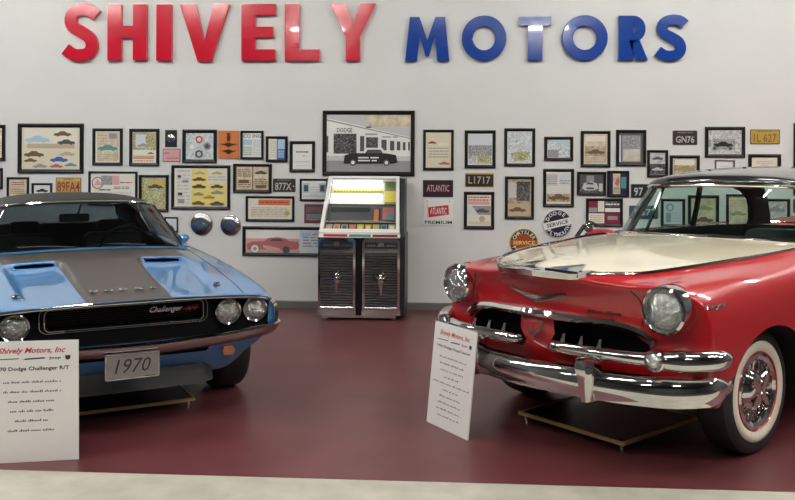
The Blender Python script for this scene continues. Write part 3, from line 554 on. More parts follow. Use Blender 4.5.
band(.56, .96, 0, .82, M_lit); band(.56, .96, .82, 1, 'ink_olive'); band(.755, .82, .03, .80, M_lity); band(.60, .80, .82, 1, M_lity); band(.86, .94, .83, .98, 'ink_green')
for i in range(16): band(.77, .79, .05+i*.047, .08+i*.047, 'ink_olive', .062)
band(.22, .54, 0, 1, 'ink_dgrey'); band(.42, .50, .04, .62, 'ink_black', .062); band(.24, .26, 0, 1, 'ink_lgrey', .06)
band(.26, .46, .68, .745, 'ink_orange', .055); band(.28, .5, .80, .97, 'ink_rose', .06); band(.28, .40, .86, .95, 'ink_teal', .055); band(.26, .48, .75, .77, 'ink_black', .06)
for i in range(9): band(.075, .20, .01+i*.11, .105+i*.11, ('ink_tan', 'ink_pink', 'ink_grey', 'ink_rose', 'ink_gold', 'ink_ochre', 'ink_gold', 'ink_teal', 'ink_tan')[i], .055)
for i in range(9): band(.10, .17, .03+i*.11, .085+i*.11, ('ink_pink', 'ink_orange', 'ink_dgrey', 'ink_orange', 'ink_yellow', 'ink_yellow', 'ink_tan', 'ink_dgrey', 'ink_ivory')[i], .05)
d.build('title_cards', jb, smooth=0)
for t0 in (.62, .70, .88, .94):
    m = MB(M_tube); l, r = wd(t0); m.tube([slant(l+.05, t0, .035), slant(l+.05+(r-l-.1)*.80, t0, .035)], .013, 8); m.build('light_tube', jb)
m = MB(M_chrome); l, r = wd(.22); m.tube([slant(l+.04, .225, .03), slant(r-.04, .225, .03)], .009, 8); m.build('record_rail', jb)

# ------------------------------------------------------------------ description boards
def board(P00, P10, P11, P01, label, lines, name='description_board'):
    """bottom left, bottom right, top right, top left in world space"""
    A, B_, C_, D_ = map(Vector, (P00, P10, P11, P01)); ex = (B_-A); ey = (D_-A); w, h = ex.length, ey.length; ex.normalize(); ey.normalize(); nz = ex.cross(ey).normalized()
    t = empty(name, ((A+B_)/2)[:]); o0 = (A+B_)/2
    tag(t, label, 'sign board', 'description boards in front of the cars')
    fn = lambda u, v, q: tuple(A-o0+ex*u+ey*v+nz*q)
    b = MB(M_board); b.prism([(0, 0), (w, 0), (w, h), (0, h)], fn, -.008, 0)
    for s, cx, cy, hh, ww, m, sh in lines:
        b.use(m)
        if not s:                               # a row of print too small to read in the photograph
            x = (cx-ww/2)*w; x1 = (cx+ww/2)*w; k = 0; step = .0085; nxt = random.randint(3, 8)
            while x < x1:
                if k == nxt: k = 0; nxt = random.randint(3, 8); x += step; continue
                hv = hh*h*random.choice((.42, .42, .5, .75)); y = (cy-hh*.4)*h
                b.poly([fn(x, y, .0008), fn(x+step*.62, y, .0008), fn(x+step*.62, y+hv, .0008), fn(x, y+hv, .0008)]); x += step; k += 1
            continue
        b.text(s, lambda u, v, q: fn(u, v, .0008+q), cx*w, cy*h, h=hh*h, w=ww*w, shear=sh, bold=.022)
    b.use(M_ink)
    yl = lines[0][2]-.065*(.62/h)*1.
    for x0, x1, th in ((.08, .36, .006), (.40, .64, .009)):
        b.poly([fn(x0*w, (yl-th)*h, .0008), fn(x1*w, (yl-th*.2)*h, .0008), fn(x1*w, (yl+th)*h, .0008), fn((x0+.04)*w, (yl+th*.3)*h, .0008)])
    b.text('Jeep', lambda u, v, q: fn(u, v, .0008+q), .745*w, yl*h, h=.026*h, w=.13*w, bold=.02)
    b.poly([fn(.86*w, (yl-.010)*h, .0008), fn(.885*w, (yl-.02)*h, .0008), fn(.91*w, (yl-.010)*h, .0008), fn(.915*w, (yl+.02)*h, .0008), fn(.855*w, (yl+.02)*h, .0008)])
    b.build('panel', t, smooth=0, merge=False)
    return t
ln = [('Shively Motors, Inc', .5, .905, .062, .72, M_rink, .35), ('1956 Dodge Royal Lancer', .5, .775, .034, .80, M_ink, 0)]
for i, ww in enumerate((.62, .58, .55, .35, .86, .36, .48, .52, .60, .50)): ln.append((None, .5, .68-.062*i, .022, ww, M_ink, 0))
board((-.140, 5.306, .001), (.109, 4.956, .001), (.162, 4.996, .622), (-.087, 5.346, .622), 'white description board leaning on the front bumper of the red and cream car', ln)
ln = [('Shively Motors, Inc', .5, .915, .062, .72, M_rink, .35), ('1970 Dodge Challenger R/T', .5, .765, .042, .80, M_ink, 0)]
for i, ww in enumerate((.6, .6, .5, .45, .35, .5)): ln.append((None, .5, .66-.08*i, .024, ww, M_ink, 0))
board((-2.47, 4.375, .001), (-2.00, 4.488, .001), (-2.036, 4.558, .634), (-2.506, 4.445, .634), 'white description board standing in front of the blue car', ln)

# ------------------------------------------------------------------ cars: shared parts
def place(pose, name, label, cat='car'):
    t = empty(name, (pose[0], pose[1], 0), pose[2]-math.pi/2); tag(t, label, cat, None)
    return t
def shell(name, rings, fc, rc, nt, ns, zb, mats, crease=(), slots=None, prow=False):
    """rings: half outlines from the centre top to the bottom of the side, (lat, fwd, z); fc, rc: centre lines of the front and rear caps"""
    ms = CMB(); b = ms
    for m in mats: b.use(m)
    nb = nt
    rows = []
    for r in rings:
        L = r[-1]; row = list(r)
        for i in range(1, nb+1):
            t = i/nb; row.append((L[0]*(1-t), L[1]+(r[0][1]-L[1])*t*0, zb if i > 0 else L[2]))
        rows.append(row)
    def half(sg):
        P = lambda p: (p[0]*sg, p[1], p[2])
        for i in range(len(rows)-1):
            for j in range(len(rows[0])-1):
                b.cur = slots(i, j) if slots else 0
                f = [P(rows[i][j]), P(rows[i][j+1]), P(rows[i+1][j+1]), P(rows[i+1][j])]
                b.poly(f if sg > 0 else f[::-1])
        for r, cl, fl in ((rows[0], fc, 1), (rows[-1], rc, -1)):
            b.cur = 0
            top = r[:nt+1]; side = r[nt:nt+ns+1]; bot = [r[nt+ns+nt-i] for i in range(nt+1)]
            cl = [r[0]]+[(0, y, z) for y, z in cl]+[bot[0]]
            G = [[None]*(ns+1) for _ in range(nt+1)]
            for i in range(nt+1):
                for j in range(ns+1):
                    u, v = i/nt, j/ns
                    # true lateral fraction of the top edge keeps columns straight
                    p = []
                    for k in range(3):
                        c_ = (1-v)*top[i][k]+v*bot[i][k]+(1-u)*cl[j][k]+u*side[j][k]-((1-u)*(1-v)*top[0][k]+u*(1-v)*top[nt][k]+(1-u)*v*bot[0][k]+u*v*bot[nt][k])
                        p.append(c_)
                    if prow and fl > 0 and 0 < j < ns:
                        q_ = p[0]/side[j][0]; p[1] = cl[j][1]*(1-q_)+side[j][1]*q_
                    G[i][j] = tuple(p)
            for i in range(nt):
                for j in range(ns):
                    f = [P(G[i][j]), P(G[i][j+1]), P(G[i+1][j+1]), P(G[i+1][j])]
                    b.poly(f if sg*fl > 0 else f[::-1])
    half(1); half(-1)
    v = [(-a[0], a[1], a[2]) for a in b.v]
    me = bpy.data.meshes.new(name); me.from_pydata(v, [], b.f)
    for m in mats: me.materials.append(m)
    me.polygons.foreach_set('material_index', b.mi)
    bm = bmesh.new(); bm.from_mesh(me); bmesh.ops.remove_doubles(bm, verts=bm.verts, dist=1e-4)
    # drop the zero-area faces left on the centre line
    bmesh.ops.dissolve_degenerate(bm, dist=1e-4, edges=bm.edges)
    cl = bm.edges.layers.float.get('crease_edge') or bm.edges.layers.float.new('crease_edge')
    key = lambda co: (round(abs(co.x), 3), round(co.y, 3), round(co.z, 3))
    kr = {}
    for kind, idx, val in crease:
        if kind == 'ring':
            rr = rows[idx]; seq = rr[:nt+ns+1]
            for a, c in zip(seq, seq[1:]): kr[frozenset([(round(a[0], 3), round(a[1], 3), round(a[2], 3)), (round(c[0], 3), round(c[1], 3), round(c[2], 3))])] = val
        else:
            for a, c in zip(rows, rows[1:]): kr[frozenset([tuple(round(q, 3) for q in a[idx]), tuple(round(q, 3) for q in c[idx])])] = val
    for e in bm.edges:
        k_ = frozenset([key(e.verts[0].co), key(e.verts[1].co)])
        if k_ in kr: e[cl] = kr[k_]
    bmesh.ops.recalc_face_normals(bm, faces=bm.faces)
    bm.to_mesh(me); bm.free()
    o = bpy.data.objects.new(name, me); COL.objects.link(o)
    s = o.modifiers.new('s', 'SUBSURF'); s.levels = 3; s.render_levels = 3; bake(o)
    return o
def cut(o, cutters):
    for c in cutters:
        m = o.modifiers.new('c', 'BOOLEAN'); m.object = c; m.operation = 'DIFFERENCE'; m.solver = 'EXACT'; m.material_mode = 'TRANSFER'
    bake(o)
    for c in cutters: bpy.data.objects.remove(c)
def bvh(o):
    me = o.data; return BVHTree.FromPolygons([v.co.copy() for v in me.vertices], [list(p.vertices) for p in me.polygons])
def top(bv, lat, fwd, z0=2.):
    h = bv.ray_cast(Vector((-lat, fwd, z0)), Vector((0, 0, -1))); return h[0].z if h[0] else None
def front(bv, lat, z):
    h = bv.ray_cast(Vector((-lat, 3., z)), Vector((0, -1, 0))); return h[0].y if h[0] else None
def sidey(bv, fwd, z, sg=1):
    h = bv.ray_cast(Vector((-sg*3., fwd, z)), Vector((sg, 0, 0))); return abs(h[0].x) if h[0] else None
def split(o, parts, parent, smooth=38):
    """one mesh per part, told apart by material"""
    res = {}
    for pname, keep in parts:
        bm = bmesh.new(); bm.from_mesh(o.data)
        idx = {i for i, m in enumerate(o.data.materials) if m and m.name in keep}
        bmesh.ops.delete(bm, geom=[f for f in bm.faces if f.material_index not in idx], context='FACES')
        me = bpy.data.meshes.new(pname); bm.to_mesh(me); bm.free()
        if not len(me.polygons): print('EMPTY PART', pname); continue
        for m in o.data.materials: me.materials.append(m)
        me.shade_smooth(); me.set_sharp_from_angle(angle=R(smooth))
        q = bpy.data.objects.new(pname, me); COL.objects.link(q); q.parent = parent; res[pname] = q
    q = res.get('wheel_well')
    if q:                                       # one piece per wheel
        src = q.data; bpy.data.objects.remove(q)
        for sx in (1, -1):
            for sy in (1, -1):
                bm = bmesh.new(); bm.from_mesh(src)
                bmesh.ops.delete(bm, geom=[f for f in bm.faces if f.calc_center_median().x*sx < 0 or (f.calc_center_median().y+1.4)*sy < 0], context='FACES')
                me = bpy.data.meshes.new('wheel_well'); bm.to_mesh(me); bm.free()
                for m in src.materials: me.materials.append(m)
                n = bpy.data.objects.new('wheel_well', me); COL.objects.link(n); n.parent = parent
    bpy.data.objects.remove(o)
    return res
def cutter(b, name='c'): return b.build(name, smooth=0)
def wheel(parent, lat, fwd, r, width, inner, white=None, steer=0., cap='full'):
    sg = 1 if lat > 0 else -1; ax = (sg, 0, 0)
    x = abs(lat)                                            # outer face of the tyre
    def L(m, prof, n=48): b = CMB(m); b.lathe([(rr, h) for rr, h in prof], (sg*(x-width/2), fwd, r), ax, n); return b
    h = width/2
    o = L(M_rubber, [(inner*.98, -h*.8), (r*.80, -h), (r*.93, -h*.95), (r*.985, -h*.78), (r, -h*.5), (r*1.002, 0), (r, h*.5), (r*.985, h*.78), (r*.93, h*.95), (r*.86, h*1.0), (inner*1.02, h*.86), (inner*.98, h*.6)]).build('wheel', parent)
    if white:
        w0, w1 = white; b = L(M_white, [(w0, h*.90+.002), (w0+.01, h*.96+.003), ((w0+w1)/2, h*1.0+.006), (w1-.008, h*.985+.004), (w1, h*.95)]); b.build('whitewall', o)
        b = L(M_red, [(w0+.002, h*.90), (w0-.004, h*.95+.004), (w0-.014, h*.86), (w0-.02, h*.6)]); b.build('rim', o)
        c = w0-.012
        b = L(M_chrome, [(c, h*.7), (c, h*.93), (c*.93, h*1.0), (c*.84, h*.88), (c*.80, h*.60), (c*.55, h*.62), (c*.42, h*.95), (c*.25, h*1.08), (.001, h*1.1)])
        for i in range(24):
            a = 2*math.pi*i/24; cs, sn = math.cos(a), math.sin(a); X = sg*(x-width/2+h*.60)
            b.tube([(X, fwd+c*.46*cs, r+c*.46*sn), (X+sg*.012, fwd+c*.82*cs, r+c*.82*sn)], .004, 4)
        for i in range(4):
            a = math.pi/4+math.pi*i/2; cs, sn = math.cos(a), math.sin(a); X = sg*(x-width/2+h*1.02)
            b.prism([(.02, -.014), (.09, -.022), (.125, 0), (.09, .022), (.02, .014)], lambda u, v, w, cs=cs, sn=sn: (X+sg*w, fwd+u*cs-v*sn, r+u*sn+v*cs), 0, .012)
        b.build('hubcap', o)
    else:
        b = L(M_chrome2, [(inner, h*.75), (inner*.98, h*.92), (inner*.90, h*.80), (inner*.85, h*.45), (inner*.3, h*.35), (inner*.26, h*.6), (.001, h*.62)]); b.build('rim', o)
    return o
def sheet(rows, name, m, parent, thick=0., sub=0, smooth=60):
    b = CMB(m); b.grid(rows); o = b.build(name, parent, smooth=smooth)
    if thick:
        s = o.modifiers.new('t', 'SOLIDIFY'); s.thickness = thick; s.offset = -1
    if sub:
        s = o.modifiers.new('s', 'SUBSURF'); s.levels = sub; s.render_levels = sub
    if thick or sub: bake(o); o.data.shade_smooth(); o.data.set_sharp_from_angle(angle=R(smooth))
    return o
def steering_wheel(parent, c, rad, m, tilt=R(25)):
    b = CMB(m); P = []
    e1 = Vector((1, 0, 0)); e2 = Vector((0, math.sin(tilt)*-1*-1, math.cos(tilt)))
    C0 = Vector(c)
    for i in range(32):
        a = 2*math.pi*i/32; P.append(C0+e1*rad*math.cos(a)+e2*rad*math.sin(a))
    b.tube(P, .014, 8, closed=True, up=tuple(e1.cross(e2)))
    for a in (0, 180, 270): b.tube([C0, C0+e1*rad*math.cos(R(a))+e2*rad*math.sin(R(a))], .010, 6)
    nrm = e1.cross(e2).normalized()
    if nrm.y < 0: nrm = -nrm
    b.ball(C0, .05, .04, .05); b.tube([C0, C0+nrm*.30+Vector((0, 0, -.10))], .022, 8)
    b.build('steering_wheel', parent)

# ------------------------------------------------------------------ the red and cream hardtop
D = place((1.1276, 5.4815, -2.37994), 'hardtop_car', 'red and cream two tone hardtop car with black roof, whitewall tyres and heavy chrome bumper')
r0 = [(0, 1.0, 1.03), (.13, .965, 1.02), (.265, .885, .992), (.48, .815, .965), (.66, .775, .968), (.80, .735, .96), (.905, .66, .90), (.94, .63, .79), (.945, .64, .64), (.93, .65, .50), (.86, .69, .41)]
def ring(y, zs, lats):
    return [(a, y, z) for a, z in zip(lats, zs)]
LS = [0, .28, .74, .78, .82, .885, .935, .955, .96, .945, .88]
rings = [r0,
 ring(.60, [1.065, 1.055, 1.008, .985, .985, .972, .90, .79, .62, .46, .34], [0, .22, .56, .65, .75, .85, .92, .95, .955, .94, .88]),
 ring(.25, [1.09, 1.08, 1.04, 1.01, 1.005, .985, .91, .79, .60, .42, .29], [0, .25, .685, .75, .80, .875, .93, .955, .96, .945, .88]),
 ring(-.15, [1.105, 1.095, 1.055, 1.024, 1.01, .98, .915, .79, .60, .42, .28], [0, .27, .74, .785, .825, .885, .935, .955, .96, .945, .88]),
 ring(-.55, [1.115, 1.11, 1.082, 1.05, 1.035, .995, .92, .79, .60, .42, .28], [0, .30, .785, .815, .845, .895, .94, .955, .96, .945, .88]),
 ring(-.88, [1.115, 1.11, 1.092, 1.070, 1.055, 1.01, .925, .79, .60, .42, .28], [0, .30, .785, .82, .85, .90, .94, .955, .96, .945, .88]),
 ring(-1.5, [1.10, 1.10, 1.09, 1.085, 1.07, 1.03, .93, .79, .60, .42, .28], [0, .30, .785, .82, .85, .90, .94, .955, .96, .945, .88]),
 ring(-2.1, [1.10, 1.10, 1.09, 1.085, 1.07, 1.03, .93, .79, .60, .42, .28], [0, .30, .785, .82, .85, .90, .94, .955, .96, .945, .88]),
 ring(-2.9, [1.09, 1.09, 1.085, 1.085, 1.08, 1.04, .93, .79, .60, .44, .30], [0, .30, .775, .81, .85, .90, .94, .955, .96, .945, .88]),
 ring(-3.5, [1.05, 1.045, 1.03, 1.05, 1.10, 1.07, .94, .79, .60, .44, .32], [0, .30, .72, .78, .85, .90, .94, .95, .955, .94, .87]),
 ring(-4.2, [.99, .985, .97, 1.03, 1.12, 1.09, .94, .78, .60, .46, .36], [0, .30, .66, .74, .83, .88, .92, .93, .93, .91, .84]),
 ring(-4.42, [.93, .93, .92, .99, 1.10, 1.07, .92, .77, .60, .47, .38], [0, .30, .62, .72, .81, .86, .90, .91, .91, .89, .82])]
def dslot(i, j):
    if j < 2 and i < 5: return 1
    if 4 <= j <= 8 and 5 <= i <= 6: return 2
    if j < 3 and i >= 8: return 3
    return 0
M_redt = mat('lacquer_red_trunk', (.43, .008, .013), .28, coat=1.)
sh = shell('body', rings, [(.90, .935), (.872, .84), (.90, .75), (.885, .58)], [(-4.44, .85), (-4.45, .75), (-4.44, .6), (-4.42, .48)], 5, 5, .30, [M_red, M_cream, M_redd, M_redt], [('ring', 0, .35), ('ring', len(rings)-1, .5), ('col', 2, .35), ('col', 10, .6)], dslot, True)
cs = []
for sg in (1, -1):
    b = CMB(M_dark); b.prism([(sg*a, z) for a, z in [(.12, .735), (.30, .737), (.46, .728), (.57, .70), (.64, .655), (.66, .60), (.64, .56), (.5, .545), (.3, .545), (.13, .555), (.085, .60), (.125, .66)]], lambda u, v, w: (u, w, v), .64, 1.4); cs.append(cutter(b))
    for yc in (0., -3.05):
        b = CMB(M_under); b.prism([(yc+.455*math.cos(R(a)), .335+(.375 if yc == 0 else .30)*math.sin(R(a))) for a in range(0, 360, 6)], lambda u, v, w: (w, u, v), sg*.52, sg*1.3); cs.append(cutter(b))
b = CMB(M_seatb); b.prism([(-.725, -1.0), (-.5, -.86), (0, -.80), (.5, -.86), (.725, -1.0), (.74, -2.9), (.5, -3.1), (-.5, -3.1), (-.74, -2.9)], lambda u, v, w: (u, v, w), .42, 1.5); cs.append(cutter(b))
cut(sh, cs)
bv = bvh(sh)
P = split(sh, [('body', ('lacquer_red',)), ('hood', ('lacquer_cream',)), ('door_panels', ('lacquer_red_door',)), ('trunk_lid', ('lacquer_red_trunk',)), ('grille_cavity', ('dark_cavity',)), ('wheel_well', ('black_underbody',)), ('cabin_tub', ('black_seat_vinyl',))], D)
P['hood']['label'] = 'cream hood panel'
fy = lambda a, z: front(bv, a, z)
def dt(lat, fwd, dz=.004):
    z = top(bv, lat, fwd); return (lat, fwd, (z if z else 1.0)+dz)
# hood trim: runs from the nose back along both edges of the cream panel
for sg in (1, -1):
    b = CMB(M_chrome); pts = smooth_path([(sg*a, y) + (0,) for a, y in ((.265, .875), (.40, .74), (.55, .58), (.670, .26), (.735, -.15), (.775, -.55), (.785, -.86))], 5)
    b.tube([dt(p.x, p.y) for p in pts], .011, 8, ry=.013); b.build('hood_trim', D)
# nose ornament: a wide chrome lip with spears on the hood, their dark reflections painted black
b = CMB(M_chrome)
for sg in (1, -1):
    o_ = [(0, .995), (.09, .980), (.18, .940), (.265, .885), (.33, .82)]
    n_ = [dt(a*sg, y-.05, .014) for a, y in o_]
    m_ = [(a*sg, y+.02, dt(a*sg, y-.045)[2]-.002) for a, y in o_]
    l_ = [(a*sg, y+.008, dt(a*sg, y-.045)[2]-.034) for a, y in o_]
    k_ = [(a*sg, y-.02, dt(a*sg, y-.045)[2]-.038) for a, y in o_]
    b.grid([[(p[0], p[1]-.05, p[2]-.014) for p in n_], n_, m_, l_, k_])
for a0, a1, ya, yb_, yt_ in ((-.13, .05, .95, .93, .74), (.12, .30, .93, .87, .70), (-.30, -.16, .85, .92, .70)):
    q = [dt(a0, ya, .02), dt(a1, yb_, .02), dt((a1*.6+a0*.4), yt_, .008)]
    q2 = [(x, y, z-.03) for x, y, z in q]; b.grid([q2, q], closed=True); b.poly(q)
orn = b.build('hood_ornament', D, smooth=40)
b = CMB(M_blackp)  # black triangles stand in for dark reflections on the chrome
for a0, a1, ya, yb_, yt_ in ((-.11, .03, .935, .915, .755), (.14, .28, .915, .86, .715), (-.28, -.18, .845, .90, .715)):
    b.poly([dt(a0, ya, .0225), dt(a1, yb_, .0225), dt((a1*.6+a0*.4), yt_, .011)])
b.build('painted_reflection', orn, smooth=0)
# nose emblem (wide V) and central crest
b = CMB(mat('brass_chrome', (.14, .12, .10), .38, 1.))
for sg in (1, -1):
    ps = [(0, .845, .022), (sg*.07, .858, .017), (sg*.20, .885, .006)]
    b.grid([[(a, fy(a, z+h)+.004, z+h) for a, z, h in ps], [(a, fy(a, z)+.022, z) for a, z, h in ps], [(a, fy(a, z-h)+.004, z-h) for a, z, h in ps]])
b.build('v_emblem', D, smooth=0)
b = CMB(M_chrome); y0 = fy(0, .68)
b.prism([(-.07, .045), (.07, .045), (.05, -.02), (.0, -.06), (-.05, -.02)], lambda u, v, w: (u, y0+w, .685+v), .0, .022)
b.use(M_red); b.prism([(-.05, .030), (.05, .030), (.034, -.018), (.0, -.044), (-.034, -.018)], lambda u, v, w: (u, y0+w, .685+v), .022, .026)
b.use(M_chrome); b.prism([(-.035, .01), (-.01, -.005), (0, .02), (.01, -.005), (.035, .01), (.012, -.03), (-.012, -.03)], lambda u, v, w: (u, y0+w, .685+v), .026, .031)
b.build('crest', D, smooth=0)
b = CMB(MATS['brass_chrome']); b.text('Dodge', lambda u, v, w: (.40+u, (fy(.40+u, .80) or .86)+.003+w, .80+v), 0, 0, h=.024, w=.19, shear=.2, depth=.006); b.build('hood_script', D, smooth=0)
for sg in (1, -1):
    b = CMB(M_chrome2); b.text('Royal', lambda u, v, w: (sg*((sidey(bv, .55-sg*u*sg, .87+v, sg) or .93)+.002+w), .55-u, .87+v), 0, 0, h=.03, w=.17, shear=.3, depth=.005); b.build('fender_script', D, smooth=0)
# grille brow
b = CMB(M_chrome)
br = smooth_path([(-.67, .655), (-.655, .685), (-.58, .725), (-.44, .748), (-.25, .757), (0, .768), (.25, .757), (.44, .748), (.58, .725), (.655, .685), (.67, .655)], 4)
b.sweep([(p.x, (fy(p.x, p.y+.03) or .8)+.012, p.y) for p in br], [(-.02, -.026), (.022, -.018), (.032, 0), (.022, .02), (-.02, .028)], up=(0, 0, 1)); b.build('grille_brow', D)
# floating grille bars with teeth and parking lamps
for sg in (1, -1):
    ps = [(.12, .865), (.17, .90), (.35, .90), (.55, .88), (.70, .85), (.80, .81), (.90, .73), (.965, .62), (.97, .52)]
    pts = smooth_path([(sg*a, y, .60+.012*min(1, a)) for a, y in ps], 4)
    sc = []
    for p in pts:
        a = abs(p.x); s = .8 if a < .70 else .8+.5*min(1, (a-.70)/.15)
        if p.y < .60 and a > .9: s *= max(.35, 1-(.60-p.y)/.12*.6)
        if a < .15: s *= .55+.45*max(0, (a-.11)/.04)
        sc.append(s)
    b = CMB(M_chrome); b.tube(pts, .043, 12, ry=.043, scale=sc); bar = b.build('grille_bar', D)
    for a in (.22, .34, .46):
        b = CMB(M_chrome); b.grid([[(sg*(a+dx), .895+dy, .625) for dx, dy in ((-.020, -.02), (.020, -.02), (.020, .018), (-.020, .018))], [(sg*(a+dx), .89+dy, .655) for dx, dy in ((-.010, -.01), (.010, -.01), (.010, .012), (-.010, .012))], [(sg*(a+dx), .885+dy, .68) for dx, dy in ((-.008, -.01), (.008, -.01), (.008, .008), (-.008, .008))]], closed=True)
        b.poly([(sg*(a+dx), .885+dy, .68) for dx, dy in ((-.008, -.01), (.008, -.01), (.008, .008), (-.008, .008))]); b.build('grille_tooth', bar)
    b = CMB(M_chrome); b.lathe([(.04, -.05), (.054, -.02), (.056, .02), (.048, .032), (.042, .024)], (sg*.765, .85, .612), (sg*.15, 1, 0), 24); lp = b.build('parking_lamp', D)
    b = CMB(M_lens); b.lathe([(.043, .022), (.03, .036), (.001, .04)], (sg*.765, .85, .612), (sg*.15, 1, 0), 24); b.build('lens', lp)
    # headlamp
    y0 = .725; c = (sg*.755, y0, .852)
    b = CMB(M_chrome); b.lathe([(.10, -.10), (.124, -.09), (.128, .02), (.125, .045), (.113, .055), (.104, .045), (.099, .01)], c, (sg*.06, 1, 0), 40)
    hl = b.build('headlamp', D)
    b = CMB(M_lens); b.lathe([(.102, .022), (.085, .042), (.05, .055), (.001, .060)], c, (sg*.06, 1, 0), 40); b.build('lens', hl)
    b = CMB(M_red); b.lathe([(.128, -.24), (.132, -.12), (.129, -.06), (.115, -.06)], c, (sg*.06, 1, 0), 40); b.build('headlamp_housing', D)
# bumper and guards
bp = smooth_path([(-.925, .42), (-.935, .53), (-.90, .66), (-.79, .79), (-.6, .87), (-.3, .93), (0, .945), (.3, .93), (.6, .87), (.79, .79), (.90, .66), (.935, .53), (.925, .42)], 5)
b = CMB(M_chrome)
prof = [(-.05, .072), (-.01, .078), (.022, .066), (.038, .035), (.046, .0), (.042, -.03), (.020, -.055), (.014, -.078), (-.02, -.085), (-.05, -.08)]
sc = [1. if abs(p.x) < .9 or p.y > .6 else max(.45, (p.y-.36)/.24) for p in bp]
b.sweep([(p.x, p.y, .438+.012*min(1, abs(p.x))) for p in bp], prof, up=(0, 0, 1), scale=sc); b.build('front_bumper', D, smooth=50)
for sg in (1, -1):
    b = CMB(M_chrome); x = sg*.415
    rows = []
    for z, hw_, y in ((.358, .026, .975), (.40, .032, .985), (.48, .046, .998), (.54, .062, 1.002), (.572, .064, .99), (.588, .046, .955), (.59, .02, .92)):
        rows.append([(x-hw_, y-.09, z), (x-hw_, y-.02, z), (x-hw_*.55, y+.006, z), (x+hw_*.55, y+.006, z), (x+hw_, y-.02, z), (x+hw_, y-.09, z)])
    b.grid(rows, closed=True); b.poly(rows[-1]); b.build('bumper_guard', D, smooth=40)
# panel seams on the nose and the flanks
M_seam = mat('panel_seam', (.05, .004, .005), .6)
for sg in (1, -1):
    b = CMB(M_seam); b.tube([(sg*a, fy(a, z)+.0005, z) for a, z in ((.60, .755), (.615, .80), (.62, .85), (.60, .90), (.57, .94))], .0035, 5)
    b.build('nose_seam', D)
    b = CMB(M_seam)
    for fw in (-.92, -2.12): b.tube([(sg*(sidey(bv, fw, z, sg)+.0005), fw, z) for z in (.38, .5, .65, .8, .9, .98)], .0035, 5)
    b.build('door_seam', D)
    b = CMB(M_chrome); b.tube([(sg*(sidey(bv, y, .80, sg)+.002), y, .80+.02*math.sin(y)) for y in [-.5-.35*i for i in range(11)]], .012, 6); b.build('side_trim', D)
    b = CMB(M_chrome); b.tube([(sg*.80, y, 1.098) for y in (-1.05, -1.5, -2.1, -2.7)], .010, 6); b.build('belt_trim', D)
# glasshouse
wb = [(0, -.74, 1.115), (.3, -.755, 1.113), (.55, -.81, 1.107), (.69, -.92, 1.095), (.735, -1.06, 1.092)]
wt = [(0, -1.03, 1.462), (.3, -1.04, 1.459), (.48, -1.08, 1.452), (.585, -1.16, 1.444), (.62, -1.27, 1.438)]
mir = lambda L: [(-a, y, z) for a, y, z in L[::-1]][:-1]+L
WB, WT = smooth_path(mir(wb), 4), smooth_path(mir(wt), 4)
b = CMB(G_green); b.grid([WB, [(p+q)/2+Vector((0, .015, .01)) for p, q in zip(WB, WT)], WT]); b.build('windshield', D)
b = CMB(M_chrome); b.tube(WB, .012, 8); b.build('windshield_base_trim', D)
b = CMB(M_chrome); b.tube([p+Vector((0, .01, .004)) for p in WT]+[Vector((.648, -1.5, 1.440)), Vector((.655, -2.2, 1.436)), Vector((.645, -2.8, 1.405))][:0], .013, 8); b.build('windshield_header_trim', D)
LR = [0, .2, .4, .53, .605, .642, .652]
RZ = [(None, [1.466, 1.466, 1.462, 1.456, 1.450, 1.443, 1.436]), (-.002, [1.492, 1.492, 1.487, 1.478, 1.467, 1.452, 1.438]), (-.016, [1.528, 1.526, 1.516, 1.500, 1.480, 1.458, 1.440]), (-.08, [1.550, 1.548, 1.536, 1.515, 1.488, 1.462, 1.442]), (-1.45, [1.590, 1.587, 1.571, 1.542, 1.508, 1.471, 1.446]),
      (-1.80, [1.602, 1.599, 1.582, 1.550, 1.513, 1.474, 1.448]), (-2.25, [1.594, 1.591, 1.574, 1.544, 1.508, 1.468, 1.444]), (-2.7, [1.55, 1.547, 1.533, 1.507, 1.478, 1.446, 1.425]), (-2.98, [1.48, 1.478, 1.468, 1.45, 1.432, 1.415, 1.40])]
FY = [-1.005, -1.01, -1.04, -1.10, -1.17, -1.25, -1.27]
rows = []
for y, zs in RZ:
    h_ = [(a, (FY[i]-0 if y is None else (FY[i]+y if y > -1 else y-.0)), z) for i, (a, z) in enumerate(zip(LR, zs))]
    rows.append([(-a, yy, z) for a, yy, z in h_[::-1]][:-1]+h_)
rf = sheet(rows, 'roof', M_blackp, D, thick=.022, sub=2); rf['label'] = 'glossy black roof panel'
